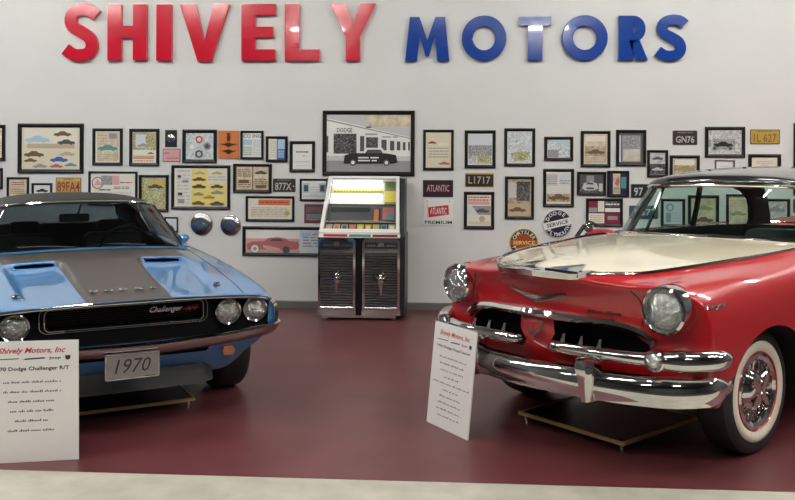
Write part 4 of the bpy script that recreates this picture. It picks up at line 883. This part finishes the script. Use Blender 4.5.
for sg in (1, -1):
    b = CMB(M_chrome); b.tube([(sg*.652, -1.27, 1.434), (sg*.658, -1.6, 1.440), (sg*.66, -2.2, 1.436), (sg*.65, -2.7, 1.418), (sg*.63, -2.95, 1.395)], .011, 8); b.build('drip_rail', D)
    b = CMB(M_blackp); b.sweep([(sg*.742, -1.09, 1.07), (sg*.69, -1.18, 1.25), (sg*.632, -1.30, 1.44)], [(-.028, -.012), (.028, -.012), (.028, .012), (-.028, .012)], up=(1, 0, 0)); b.build('windshield_pillar', D, smooth=0)
    b = CMB(M_blackp); b.sweep([(sg*.755, -1.36, 1.08), (sg*.70, -1.40, 1.25), (sg*.645, -1.45, 1.44)], [(-.009, -.009), (.009, -.009), (.009, .009), (-.009, .009)], up=(1, 0, 0)); b.build('vent_window_bar', D, smooth=0)
    b = CMB(M_blackp); b.sweep([(sg*.755, -2.05, 1.07), (sg*.70, -2.03, 1.25), (sg*.645, -2.0, 1.44)], [(-.022, -.014), (.022, -.014), (.022, .014), (-.022, .014)], up=(1, 0, 0)); b.build('side_window_bar', D, smooth=0)
    # rear roof pillar with a curved leading edge
    fe = [(.755, -2.98, 1.07), (.735, -2.98, 1.14), (.715, -2.94, 1.22), (.69, -2.85, 1.31), (.665, -2.70, 1.38), (.65, -2.50, 1.425)]
    re_ = [(.74, -3.32, 1.06), (.715, -3.26, 1.14), (.69, -3.19, 1.22), (.66, -3.10, 1.31), (.635, -3.02, 1.37), (.615, -2.95, 1.42)]
    b = CMB(mat('dark_pillar_cloth', (.012, .013, .013), .7, spec=.2))
    b.grid([[(sg*a, y, z) for a, y, z in fe], [(sg*(a+.002), y, z) for a, y, z in re_], [(sg*(a-.05), y, z) for a, y, z in re_], [(sg*(a-.05), y, z) for a, y, z in fe], [(sg*a, y, z) for a, y, z in fe]]); b.build('rear_pillar', D, smooth=40)
    b = CMB(G_green); b.grid([[(sg*.75, y, 1.085) for y in (-1.1, -2.03)], [(sg*.645, y, 1.43) for y in (-1.3, -2.0)]]); b.build('front_side_window', D)
    b = CMB(G_green); b.grid([[(sg*.75, y, 1.085) for y in (-2.05, -2.98)], [(sg*.70, y, 1.26) for y in (-2.03, -2.92)], [(sg*.645, y, 1.43) for y in (-2.0, -2.55)]]); b.build('rear_side_window', D)
gb = smooth_path([(-.72, -3.30, 1.08), (-.5, -3.42, 1.075), (0, -3.48, 1.07), (.5, -3.42, 1.075), (.72, -3.30, 1.08)], 4)
gt = smooth_path([(-.61, -2.96, 1.41), (-.4, -3.02, 1.44), (0, -3.04, 1.46), (.4, -3.02, 1.44), (.61, -2.96, 1.41)], 4)
b = CMB(G_green); b.grid([gb, [(p+q)/2+Vector((0, -.03, .02)) for p, q in zip(gb, gt)], gt]); b.build('rear_window', D)
b = CMB(M_chrome); b.tube(gb, .012, 6); b.build('rear_window_trim', D)
# cabin
b = CMB(mat('dash_grey', (.10, .12, .115), .4)); b.grid([[(-.69, -.93, 1.07), (-.4, -.84, 1.085), (0, -.79, 1.09), (.4, -.84, 1.085), (.69, -.93, 1.07)], [(-.69, -1.08, 1.06), (-.4, -1.05, 1.075), (0, -1.04, 1.08), (.4, -1.05, 1.075), (.69, -1.08, 1.06)], [(-.69, -1.10, .80), (-.4, -1.08, .80), (0, -1.06, .80), (.4, -1.08, .80), (.69, -1.10, .80)]]); b.build('dashboard', D)
for nm, y, z in (('front_seat', -1.75, 1.04), ('rear_seat', -2.65, 1.05)):
    b = CMB(M_seat); b.prism(rrect(-.64, .5, .64, z, .08), lambda u, v, w: (u, w-(v-.5)*.12, v), y-.16, y); b.prism(rrect(-.64, .43, .64, .58, .05), lambda u, v, w: (u, w, v), y, y+.45); b.build(nm, D, bevel=.02)
steering_wheel(D, (.38, -1.24, 1.055), .205, M_black, R(20))
b = CMB(M_chrome); b.tube([(0, -1.10, 1.44), (0, -1.20, 1.40)], .008, 6); b.prism(rrect(-.10, -.03, .10, .03, .015), lambda u, v, w: (u, -1.22+w, 1.36+v), 0, .03); b.use(M_dark); b.prism(rrect(-.092, -.024, .092, .024, .012), lambda u, v, w: (u, -1.22+w, 1.36+v), .030, .033); b.build('inside_mirror', D, smooth=0)
for x in (-.28, .34):
    b = CMB(M_chrome); b.tube([dt(x, -.70, .02), (x-.14, -.745, 1.135), (x-.32, -.80, 1.14)], .006, 6); b.ball(dt(x, -.70, .015), .02, .02, .018, 10, 6); b.build('wiper', D)
wheel(D, .865, 0, .350, .20, .19, white=(.222, .283))
wheel(D, -.865, 0, .350, .20, .19, white=(.222, .283))
wheel(D, .865, -3.05, .350, .20, .19, white=(.222, .283)); wheel(D, -.865, -3.05, .350, .20, .19, white=(.222, .283))
b = CMB(M_chrome); b.sweep([(-.94, -4.2, .46), (-.90, -4.45, .46), (-.5, -4.55, .46), (0, -4.57, .46), (.5, -4.55, .46), (.90, -4.45, .46), (.94, -4.2, .46)], [(-.04, .08), (.04, .07), (.05, 0), (.03, -.08), (-.04, -.08)]); b.build('rear_bumper', D)
for sg in (1, -1):
    b = CMB(M_chrome2); b.lathe([(.06, -.02), (.065, .02), (.05, .03)], (sg*.845, -4.42, 1.0), (0, -1, 0), 20); b.use('ink_red'); b.lathe([(.05, .03), (.03, .045), (.001, .05)], (sg*.845, -4.42, 1.0), (0, -1, 0), 20); b.build('tail_lamp', D)

# the body leans slightly on its springs
lean = Matrix.Translation((0, 0, .3)) @ Matrix.Rotation(R(1.1), 4, 'Y') @ Matrix.Translation((0, 0, -.3))
for ch in list(D.children):
    if not ch.name.startswith('wheel') or ch.name.startswith('wheel_well'): ch.matrix_local = lean @ ch.matrix_local
# ------------------------------------------------------------------ the blue coupe
C = place((-2.3939, 5.7457, -1.0188), 'muscle_car', 'metallic blue coupe with black hood stripe and vinyl roof, plate reading 1970')
CL = [0, .21, .25, .56, .60, .72, .86]
rings = [
 [(0, .985, .795), (.20, .982, .795), (.24, .98, .795), (.50, .962, .786), (.58, .955, .782), (.71, .94, .774), (.84, .918, .760), (.915, .89, .735), (.94, .87, .65), (.93, .86, .55), (.85, .83, .45), (.70, .78, .36)],
 ring(.74, [.822, .822, .812, .798, .808, .806, .800, .772, .70, .60, .51, .41], [0, .215, .25, .55, .60, .72, .855, .93, .955, .955, .93, .82]),
 ring(.40, [.858, .858, .838, .824, .845, .842, .838, .806, .70, .57, .45, .30], [0, .22, .255, .56, .61, .725, .865, .935, .96, .965, .955, .90]),
 ring(.02, [.902, .902, .866, .852, .882, .872, .862, .828, .71, .55, .42, .26], [0, .235, .265, .575, .62, .73, .87, .94, .965, .97, .96, .90]),
 ring(-.10, [.915, .915, .888, .878, .893, .878, .868, .832, .71, .55, .42, .26], [0, .25, .28, .58, .62, .735, .872, .94, .965, .97, .96, .90]),
 ring(-.16, [.922, .922, .922, .915, .898, .882, .870, .834, .71, .55, .42, .26], [0, .26, .29, .58, .62, .735, .873, .94, .965, .97, .96, .90]),
 ring(-.45, [.945, .943, .940, .925, .918, .902, .885, .845, .71, .55, .42, .26], [0, .27, .30, .58, .63, .74, .875, .94, .965, .97, .96, .90]),
 ring(-.66, [.955, .953, .950, .935, .928, .912, .892, .852, .71, .55, .42, .26], [0, .27, .30, .58, .63, .74, .875, .94, .965, .97, .96, .90]),
 ring(-1.3, [.94, .94, .94, .93, .925, .915, .895, .862, .72, .55, .42, .26], [0, .27, .30, .58, .63, .74, .875, .94, .965, .97, .96, .90]),
 ring(-2.0, [.94, .94, .94, .93, .925, .925, .905, .872, .73, .56, .42, .26], [0, .27, .30, .58, .63, .74, .87, .935, .965, .97, .96, .90]),
 ring(-2.6, [.96, .96, .96, .955, .95, .95, .94, .90, .75, .57, .43, .28], [0, .27, .30, .58, .63, .74, .87, .94, .975, .98, .965, .90]),
 ring(-3.3, [.95, .95, .95, .945, .94, .94, .925, .885, .75, .58, .44, .32], [0, .27, .30, .58, .63, .72, .84, .91, .95, .955, .94, .88]),
 ring(-3.84, [.90, .90, .90, .895, .89, .88, .865, .83, .73, .59, .46, .36], [0, .27, .30, .56, .61, .69, .79, .86, .90, .905, .89, .84])]
def cslot(i, j):
    if j < 5 and i < 7:
        if j < 2: return 2
        if i >= 5 and j < 4: return 2
        return 1
    if 6 <= j <= 9 and i == 7 or 6 <= j <= 9 and i == 8: return 3
    if j < 5 and i >= 10: return 4
    return 0
M_bluet = mat('metallic_blue_trunk', (.065, .25, .54), .30, metal=.4, coat=1.)
sh = shell('body', rings, [(.965, .70), (.95, .60), (.90, .48)], [(-3.86, .80), (-3.87, .68), (-3.86, .50)], 7, 4, .27, [M_blue, M_blueh, M_stripe, M_blued, M_bluet],
 [('ring', 0, .85), ('ring', 12, .7), ('col', 1, .7), ('col', 2, .7), ('col', 3, .5), ('col', 4, .5), ('col', 6, .3), ('col', 11, .5)], cslot)
cs = []
b = CMB(M_dark); b.prism([(-.85, .53), (.85, .53), (.888, .575), (.888, .715), (.83, .738), (.6, .760), (.25, .772), (0, .774), (-.25, .772), (-.6, .760), (-.83, .738), (-.888, .715), (-.888, .575)], lambda u, v, w: (u, w, v), .865, 1.4); cs.append(cutter(b))
b = CMB(M_dark); b.prism(rrect(-.56, .425, .50, .472, .022), lambda u, v, w: (u, w, v), .80, 1.4); cs.append(cutter(b))
b = CMB(M_dark); b.prism(rrect(-.455, .635, .455, .748, .03), lambda u, v, w: (u, w, v), .80, 1.4); cs.append(cutter(b))
for sg in (1, -1):
    b = CMB(M_dark); b.prism([(.31, .885), (.55, .878), (.555, .905), (.30, .912)], lambda u, v, w: (sg*u, w, v), -.32, .02); cs.append(cutter(b))
    for yc in (.12, -2.67):
        b = CMB(M_under); b.prism([(yc+.41*math.cos(R(a)), .32+.36*math.sin(R(a))) for a in range(0, 360, 6)], lambda u, v, w: (w, u, v), sg*.52, sg*1.3); cs.append(cutter(b))
b = CMB(M_seatb); b.prism([(-.72, -.86), (-.5, -.74), (0, -.69), (.5, -.74), (.72, -.86), (.72, -2.5), (.5, -2.7), (-.5, -2.7), (-.72, -2.5)], lambda u, v, w: (u, v, w), .38, 1.5); cs.append(cutter(b))
cut(sh, cs)
bv = bvh(sh)
P = split(sh, [('body', ('metallic_blue',)), ('hood', ('metallic_blue_hood', 'matte_black_hood_paint')), ('door_panels', ('metallic_blue_door',)), ('trunk_lid', ('metallic_blue_trunk',)), ('front_fascia', ('dark_cavity',)), ('wheel_well', ('black_underbody',)), ('cabin_tub', ('black_seat_vinyl',))], C, smooth=30)
P['hood']['label'] = 'blue hood with wide black stripe'
fy = lambda a, z: front(bv, a, z)
def ct(lat, fwd, dz=.004):
    z = top(bv, lat, fwd); return (lat, fwd, (z if z else .9)+dz)
# scoop rims
for sg in (1, -1):
    b = CMB(M_blueh); y = -.115
    b.tube([(sg*a, (-.095), z) for a, z in ((.30, .885), (.305, .915), (.43, .918), (.555, .910), (.565, .880), (.43, .878))], .007, 6, closed=True); b.build('scoop_rim', C)
    b = CMB(M_seam if False else mat('blue_panel_seam', (.008, .02, .05), .6)); b.tube([ct(sg*a, y, .0) for a, y in ((.715, .90), (.72, .74), (.724, .4), (.73, .02), (.735, -.16), (.74, -.45), (.74, -.64))], .0035, 5); b.build('hood_seam', C)
    b = CMB(M_chrome); z = ct(sg*.60, .70, 0)[2]; b.lathe([(.026, 0), (.026, .004), (.010, .006), (.009, .02), (.001, .022)], (sg*.60, .70, z), (0, 0, 1), 16); b.tube([(sg*.60-.02, .70, z+.012), (sg*.60+.02, .70, z+.014)], .004, 6); b.build('hood_pin', C)
    b = CMB(MATS['blue_panel_seam'])
    for fw in (-.70, -2.05): b.tube([(sg*(sidey(bv, fw, z, sg)+.0005), fw, z) for z in (.35, .5, .65, .78, .85)], .0035, 5)
    b.build('door_seam', C)
# hood edge trim
rr = rings[0]
lip = [(a, y, z) for a, y, z in rr[:8]]; lip = smooth_path([(-a, y, z) for a, y, z in lip[::-1]][:-1]+lip, 3)
lp2 = []
for p in lip:
    yy = fy(p.x, p.z-.016)
    lp2.append((p.x, (yy if yy and yy > .86 else p.y)+.004, p.z-.013))
b = CMB(M_chrome); b.tube(lp2, .006, 8, ry=.009); b.build('hood_edge_trim', C)
for sg in (1, -1):
    b = CMB(M_chrome)
    pts = [(sg*.895, .895, .728), (sg*.925, .885, .70), (sg*.938, .885, .65), (sg*.935, .89, .60), (sg*.92, .90, .57)]
    b.sweep(smooth_path(pts, 4), [(-.012, -.014), (.012, -.014), (.016, 0), (.012, .014), (-.012, .014)], up=(0, 1, 0)); b.build('fender_end_trim', C)
# grille
M_mesh = mat('black_grille_mesh', (.003, .003, .003), .6)
b = CMB(M_mesh)
for i in range(9): b.box(-.45, .45, .812, .822, .645+i*.0125, .649+i*.0125)
b.build('grille', C, smooth=0)
for k, (e, r_) in enumerate(((.0, .03), (.028, .045))):
    b = CMB(M_chrome); ol = rrect(-.462-e, .628-e*.0-(.0 if k == 0 else .012), .462+e, .753+(0 if k == 0 else .008), r_, 5)
    b.tube([(u, .872+(.0 if k else .01), v) for u, v in ol], .005 if k == 0 else .004, 6, closed=True, up=(0, 1, 0)); b.build('grille_surround', C)
b = CMB(mat('script_white_metal', (.80, .80, .80), .45)); b.text('Challenger', lambda u, v, w: (.235+u, .866+w, .705+v), 0, 0, h=.045, w=.20, shear=.45, bold=.01, depth=.004); b.use('ink_red'); b.text('R/T', lambda u, v, w: (.395+u, .866+w, .705+v), 0, 0, h=.032, w=.085, shear=.4, bold=.02, depth=.004); b.box(.15, .44, .815, .866, .70, .704); b.build('grille_script', C, smooth=0)
for a in (.62, .80, -.62, -.80):
    y0 = .885 if abs(a) < .7 else .872; z = .668
    b = CMB(M_chrome); b.lathe([(.070, -.05), (.082, -.03), (.085, .008), (.080, .014), (.073, .010), (.070, -.01)], (a, y0, z), (0, 1, 0), 32); hl = b.build('headlamp', C)
    b = CMB(M_lens); b.lathe([(.072, .0), (.06, .014), (.03, .022), (.001, .024)], (a, y0, z), (0, 1, 0), 32); b.build('lens', hl)
# bumper
bp = smooth_path([(-.945, .74), (-.955, .84), (-.92, .935), (-.80, .985), (-.5, 1.02), (0, 1.035), (.5, 1.02), (.80, .985), (.92, .935), (.955, .84), (.945, .74)], 5)
b = CMB(mat('darkened_chrome', (.46, .44, .44), .10, 1.)); b.sweep([(p.x, p.y, .502+.055*min(1, abs(p.x))**2) for p in bp], [(-.05, .036), (-.01, .040), (.012, .038), (.022, .030), (.014, .008), (-.006, -.020), (-.028, -.036), (-.05, -.036)], up=(0, 0, 1)); b.build('front_bumper', C, smooth=40)  # chrome colour darkened to carry the dark floor reflection
# plate, turn signals, chin panel
b = CMB(mat('pewter_plate', (.34, .30, .30), .35, .7)); b.prism(rrect(-.155, -.076, .155, .076, .012), lambda u, v, w: (u, 1.052+w, .425+v), 0, .006); pl = b.build('front_plate', C, smooth=0)
b = CMB(M_chrome2); b.tube([(u, 1.059, .425+v) for u, v in rrect(-.150, -.071, .150, .071, .012)], .004, 6, closed=True, up=(0, 1, 0)); b.build('plate_rim', pl)
b = CMB(M_ink); b.text('1970', lambda u, v, w: (u, 1.0585+w, .428+v), 0, 0, h=.082, w=.205, shear=.28, bold=.0, depth=.001)
b.box(-.13, -.09, 1.0585, 1.0595, .353, .358); b.box(.07, .13, 1.0585, 1.0595, .355, .362); b.build('plate_numerals', pl, smooth=0)
for sg in (1, -1):
    b = CMB(M_amber); yv = (fy(sg*.63, .42) or .86)
    b.grid([[(sg*a, yv+dy, z) for a, z in ((.595, .390), (.655, .390), (.668, .418), (.652, .446), (.60, .446), (.588, .418))] for dy in (-.01, .03)], closed=True); b.poly([(sg*a, yv+.03, z) for a, z in ((.595, .390), (.655, .390), (.668, .418), (.652, .446), (.60, .446), (.588, .418))]); b.build('turn_signal', C, smooth=0)
b = CMB(mat('grey_chin_panel', (.008, .009, .009), .6)); b.grid([[(a, y+dy, z) for a, y in ((-.54, .80), (-.46, .86), (0, .88), (.46, .86), (.54, .80))] for z, dy in ((.345, -.02), (.235, .03))]); b.grid([[(a, y+dy, z) for a, y in ((-.54, .80), (-.46, .86), (0, .88), (.46, .86), (.54, .80))] for z, dy in ((.345, -.05), (.235, .0))]); b.build('chin_spoiler', C)
b = CMB(M_chrome2); b.tube([(a, (fy(a, .455) or .9)+.003, .455) for a in (-.5, -.25, 0, .25, .45)], .003, 5); b.build('valance_trim', C)
# DODGE letters along the hood lip
for ch, a in zip('DODGE', (-.175, -.0875, 0, .0875, .175)):
    b = CMB(M_chrome); b.text(ch, lambda u, v, w: (a+u, .76-v*.95, ct(a+u, .76-v*.95, 0)[2]+.006+w), 0, 0, h=.048, bold=.008, depth=.006); b.build('hood_letter', C, smooth=0)
for sg in (-1,):
    b = CMB(M_chrome); b.text('Challenger', lambda u, v, w: (-.80+u, .74-v*.9, ct(-.80+u, .74-v*.9, 0)[2]+.003+w), 0, 0, h=.05, w=.20, shear=.4, depth=.004); b.build('fender_script', C, smooth=0)
# glasshouse
wb = [(0, -.635, .972), (.3, -.645, .968), (.55, -.68, .955), (.69, -.73, .938), (.735, -.79, .925)]
wt = [(0, -1.10, 1.282), (.3, -1.11, 1.278), (.50, -1.15, 1.264), (.58, -1.21, 1.246), (.605, -1.29, 1.226)]
WB, WT = smooth_path(mir(wb), 4), smooth_path(mir(wt), 4)
b = CMB(G_dark); b.grid([WB, [(p+q)/2+Vector((0, .02, .015)) for p, q in zip(WB, WT)], WT]); b.build('windshield', C)
b = CMB(M_chrome); b.tube(WT, .012, 8); b.build('windshield_header_trim', C)
for sg in (1, -1):
    b = CMB(M_chrome); b.sweep([(sg*.735, -.80, .920), (sg*.68, -1.04, 1.07), (sg*.608, -1.28, 1.228)], [(-.016, -.010), (.016, -.010), (.016, .010), (-.016, .010)], up=(1, 0, 0)); b.build('windshield_pillar', C, smooth=0)
b = CMB(mat('cowl_blue', (.065, .25, .54), .30, metal=.4, coat=1.)); b.grid([[(p.x*1.02, p.y+.10, (top(bv, p.x*.98, -.655) or .93)+.002) for p in WB], [(p.x*1.0, p.y+.02, p.z-.012) for p in WB]]); b.build('cowl_panel', C)
LR = [0, .2, .40, .52, .585, .615, .625]
RZ = [(None, [1.292, 1.290, 1.282, 1.268, 1.254, 1.239, 1.226]), (-.05, [1.308, 1.305, 1.293, 1.276, 1.260, 1.243, 1.226]), (-1.45, [1.332, 1.328, 1.314, 1.294, 1.272, 1.25, 1.23]), (-1.85, [1.340, 1.336, 1.322, 1.300, 1.278, 1.254, 1.232]),
      (-2.2, [1.325, 1.32, 1.308, 1.288, 1.268, 1.245, 1.225]), (-2.5, [1.28, 1.276, 1.265, 1.248, 1.23, 1.212, 1.195])]
FY = [-1.09, -1.10, -1.13, -1.16, -1.21, -1.27, -1.29]
rows = []
for y, zs in RZ:
    h_ = [(a, (FY[i] if y is None else (FY[i]+y if y > -1 else y)), z) for i, (a, z) in enumerate(zip(LR, zs))]
    rows.append([(-a, yy, z) for a, yy, z in h_[::-1]][:-1]+h_)
rf = sheet(rows, 'roof', M_vinyl, C, thick=.022, sub=2); rf['label'] = 'black vinyl covered roof'
for sg in (1, -1):
    b = CMB(M_chrome); b.tube([(sg*.628, -1.30, 1.224), (sg*.632, -1.8, 1.226), (sg*.630, -2.2, 1.216)], .009, 6); b.build('drip_rail', C)
    fe = [(.80, -2.30, .93), (.76, -2.28, 1.0), (.70, -2.24, 1.08), (.66, -2.16, 1.16), (.62, -2.05, 1.222)]
    re_ = [(.80, -3.05, .95), (.74, -2.92, 1.01), (.68, -2.78, 1.08), (.65, -2.64, 1.14), (.61, -2.5, 1.195)]
    b = CMB(M_vinyl); b.grid([[(sg*a, y, z) for a, y, z in fe], [(sg*(a+.01), y, z) for a, y, z in re_], [(sg*(a-.12), y, z) for a, y, z in re_], [(sg*(a-.06), y, z) for a, y, z in fe], [(sg*a, y, z) for a, y, z in fe]]); b.build('rear_pillar', C, smooth=50)
    b = CMB(G_dark); b.grid([[(sg*.80, y, .925) for y in (-.82, -2.28)], [(sg*.62, y, 1.22) for y in (-1.30, -2.06)]]); b.build('side_window', C)
    b = CMB(M_blue if False else MATS['cowl_blue']); b.ball((sg*.895, -1.38, .932), .05, .045, .036, 16, 10); b.tube([(sg*.87, -1.34, .885), (sg*.90, -1.35, .92)], .015, 6); b.use(M_chrome2); b.poly([(sg*.905+.05*math.cos(t*.4), -1.402, .935+.032*math.sin(t*.4)) for t in range(16)]); b.build('side_mirror', C)
gb = smooth_path([(-.66, -3.0, .965), (-.4, -3.05, .965), (0, -3.07, .965), (.4, -3.05, .965), (.66, -3.0, .965)], 4)
gt = smooth_path([(-.46, -2.5, 1.225), (-.3, -2.5, 1.25), (0, -2.5, 1.265), (.3, -2.5, 1.25), (.46, -2.5, 1.225)], 4)
b = CMB(G_dark); b.grid([gb, gt]); b.build('rear_window', C)
b = CMB(M_seatb); b.grid([[(-.69, -.82, .90), (0, -.70, .945), (.69, -.82, .90)], [(-.69, -1.02, .89), (0, -.98, .93), (.69, -1.02, .89)], [(-.69, -1.05, .65), (0, -1.0, .65), (.69, -1.05, .65)]]); b.build('dashboard', C)
for x in (-.36, .36):
    b = CMB(M_seatb); b.prism(rrect(x-.25, .42, x+.25, .98, .08), lambda u, v, w: (u, w-(v-.42)*.25, v), -1.75, -1.60); b.prism(rrect(x-.12, .99, x+.12, 1.09, .04), lambda u, v, w: (u, w, v), -1.86, -1.78); b.prism(rrect(x-.26, .40, x+.26, .52, .05), lambda u, v, w: (u, w, v), -1.60, -1.12); b.build('front_seat', C, bevel=.015)
b = CMB(M_seatb); b.prism(rrect(-.68, .42, .68, 1.03, .08), lambda u, v, w: (u, w-(v-.42)*.25, v), -2.30, -2.15); b.build('rear_seat', C, bevel=.015)
steering_wheel(C, (.36, -1.22, .90), .19, M_black, R(28))
b = CMB(M_black); b.tube([(0, -1.10, 1.265), (-.02, -1.13, 1.18)], .008, 6); b.prism(rrect(-.13, -.033, .10, .033, .02), lambda u, v, w: (u-.03, w, 1.155+v), -1.16, -1.13); b.build('inside_mirror', C, smooth=0)
for x in (-.10, .42):
    b = CMB(M_black); b.tube([(x, -.62, .965), (x-.2, -.645, .978), (x-.4, -.665, .975)], .006, 6); b.build('wiper', C)
for lat, fw in ((.925, .12), (-.925, .12), (.895, -2.67), (-.895, -2.67)): wheel(C, lat, fw, .342, .235, .19)
b = CMB(M_chrome); b.sweep([(-.90, -3.7, .52), (-.86, -3.88, .52), (-.5, -3.94, .52), (0, -3.95, .52), (.5, -3.94, .52), (.86, -3.88, .52), (.90, -3.7, .52)], [(-.04, .06), (.03, .06), (.03, -.06), (-.04, -.06)]); b.build('rear_bumper', C)
b = CMB('ink_maroon'); b.prism(rrect(-.78, .66, .78, .78, .03), lambda u, v, w: (u, w, v), -3.885, -3.85); b.build('tail_lamp', C, smooth=0)

# ------------------------------------------------------------------ trays under the cars
def tray(pose, x0, x1, y0, y1, label):
    t = place(pose, 'display_tray', label, 'tray'); t['group'] = 'low trays under the cars'
    cx, cy = (x0+x1)/2, (y0+y1)/2
    b = CMB(M_mirror); b.box(x0+.012, x1-.012, y0+.012, y1-.012, .045, .058); b.build('top', t, smooth=0)
    b = CMB(M_gold); e = .014
    for q in ((x0, x1, y0, y0+e), (x0, x1, y1-e, y1), (x0, x0+e, y0+e, y1-e), (x1-e, x1, y0+e, y1-e)): b.box(*q, .042, .062)
    b.build('rim', t, smooth=0)
    for x in (x0+.04, x1-.04):
        for y in (y0+.04, y1-.04):
            b = CMB(M_chrome2); b.lathe([(.001, 0), (.014, 0), (.012, .02), (.010, .045), (.001, .045)], (x, y, 0), (0, 0, 1), 12); b.build('foot', t)
tray((1.1276, 5.4815, -2.37994), -.395, .385, -.18, .585, 'low black tray with gold rim on the floor under the red car nose')
tray((-2.3939, 5.7457, -1.0188), -.49, .49, -.15, .595, 'low black tray with gold rim on the floor under the blue car nose')

# ------------------------------------------------------------------ small motorcycle behind the red car
def un(px, py, Y): d = ray(px, py); t = Y/d[1]; return Vector((d[0]*t, Y, CAM_H+d[2]*t))
MY = 8.45; q = un(588, 227, MY)
mc = empty('motorcycle', (q.x, MY, 0)); tag(mc, 'small red and chrome motorcycle behind the red car, only its headlamp and tank showing', 'motorcycle')
hz = q.z
b = MB(M_chrome); b.lathe([(.001, -.07), (.035, -.06), (.046, -.01), (.047, .01), (.04, .014)], (0, -.02, hz), (-.5, -.8, 0), 24); hd = b.build('headlamp', mc)
b = MB(M_lens); b.lathe([(.041, .012), (.025, .022), (.001, .026)], (0, -.02, hz), (-.5, -.8, 0), 20); b.build('lens', hd)
b = MB(M_black); rad = .21
fw = Vector((-.36, -.0, rad)); rw_ = Vector((.72, 0, rad))
for c in (fw, rw_):
    w_ = MB(M_rubber); w_.lathe([(.15, -.03), (.19, -.04), (rad, -.02), (rad, .02), (.19, .04), (.15, .03), (.15, -.03)], c, (0, 1, 0), 32); o = w_.build('wheel', mc)
    s_ = MB(M_chrome2); s_.lathe([(.15, -.02), (.14, -.02), (.14, .02), (.15, .02), (.15, -.02)], c, (0, 1, 0), 32)
    for i in range(12): s_.tube([c, c+Vector((.145*math.cos(i*.5236), 0, .145*math.sin(i*.5236)))], .003, 5)
    s_.ball(tuple(c), .03, .04, .03, 12, 6); s_.build('spokes', o)
for s in (-.045, .045): b.tube([fw+Vector((0, s, 0)), (-.13, s, hz-.12), (-.03, s, hz+.02)], .012, 8)
b.tube([(-.02, 0, hz-.06), (.25, 0, .42), (.45, 0, .40), (.72, 0, .36)], .018, 8); b.tube([(.0, 0, hz-.06), (.45, 0, hz-.12), rw_], .014, 8); b.build('frame', mc)
b = MB(M_black); b.tube(smooth_path([(.10, -.22, hz+.02), (.03, -.17, hz+.045), (-.02, -.05, hz+.01), (-.02, .05, hz+.01), (.03, .17, hz+.045), (.10, .22, hz+.02)], 4), .009, 8); b.build('handlebar', mc)
b = MB(M_red); b.ball((.13, 0, hz-.065), .15, .08, .05, 20, 12); b.build('fuel_tank', mc)
b = MB(M_seatb); b.ball((.42, 0, hz-.06), .20, .08, .04, 18, 8); b.build('seat', mc)
b = MB(M_chrome2); b.prism(rrect(.12, .22, .40, .44, .05), lambda u, v, w: (u, w, v), -.08, .08)
for i in range(5): b.box(.14, .30, -.09, .09, .45+i*.03, .46+i*.03)
b.tube([(.3, -.09, .35), (.45, -.11, .22), (1.0, -.11, .24)], .025, 10); b.build('engine', mc, bevel=.004)
b = MB(M_red); b.lathe([(.225, -.035), (.235, -.02), (.235, .02), (.225, .035)], rw_, (0, 1, 0), 32)
me = b.build('rear_mudguard', mc)
bm = bmesh.new(); bm.from_mesh(me.data); bmesh.ops.delete(bm, geom=[v for v in bm.verts if v.co.z < rad+.05], context='VERTS'); bm.to_mesh(me.data); bm.free()
b = MB(M_chrome2); b.tube([(.30, -.03, .24), (.34, -.14, .008)], .008, 6); b.build('side_stand', mc)

# ------------------------------------------------------------------ light, world, camera
w = bpy.data.worlds.new('World'); SC.world = w; w.use_nodes = True
w.node_tree.nodes['Background'].inputs[0].default_value = (.6, .62, .65, 1); w.node_tree.nodes['Background'].inputs[1].default_value = .1
cam = bpy.data.cameras.new('camera'); co = bpy.data.objects.new('camera', cam); COL.objects.link(co); SC.camera = co
cam.sensor_fit = 'HORIZONTAL'; cam.sensor_width = 36; cam.lens = F_PX/795*36
cam.shift_y = (HOR-250)/795; cam.shift_x = 0
co.location = (0, 0, CAM_H)
co.rotation_euler = (Matrix.Rotation(PSI, 4, 'Z') @ Matrix.Rotation(R(90), 4, 'X') @ Matrix.Rotation(ROLL, 4, 'Z')).to_euler()
SC.view_settings.view_transform = 'Standard'; SC.view_settings.look = 'None'; SC.view_settings.gamma = 1; SC.view_settings.exposure = 0.
SC.view_settings.use_curve_mapping = False
SC.cycles.use_denoising = True
SC.cycles.max_bounces = 8; SC.cycles.sample_clamp_indirect = 6
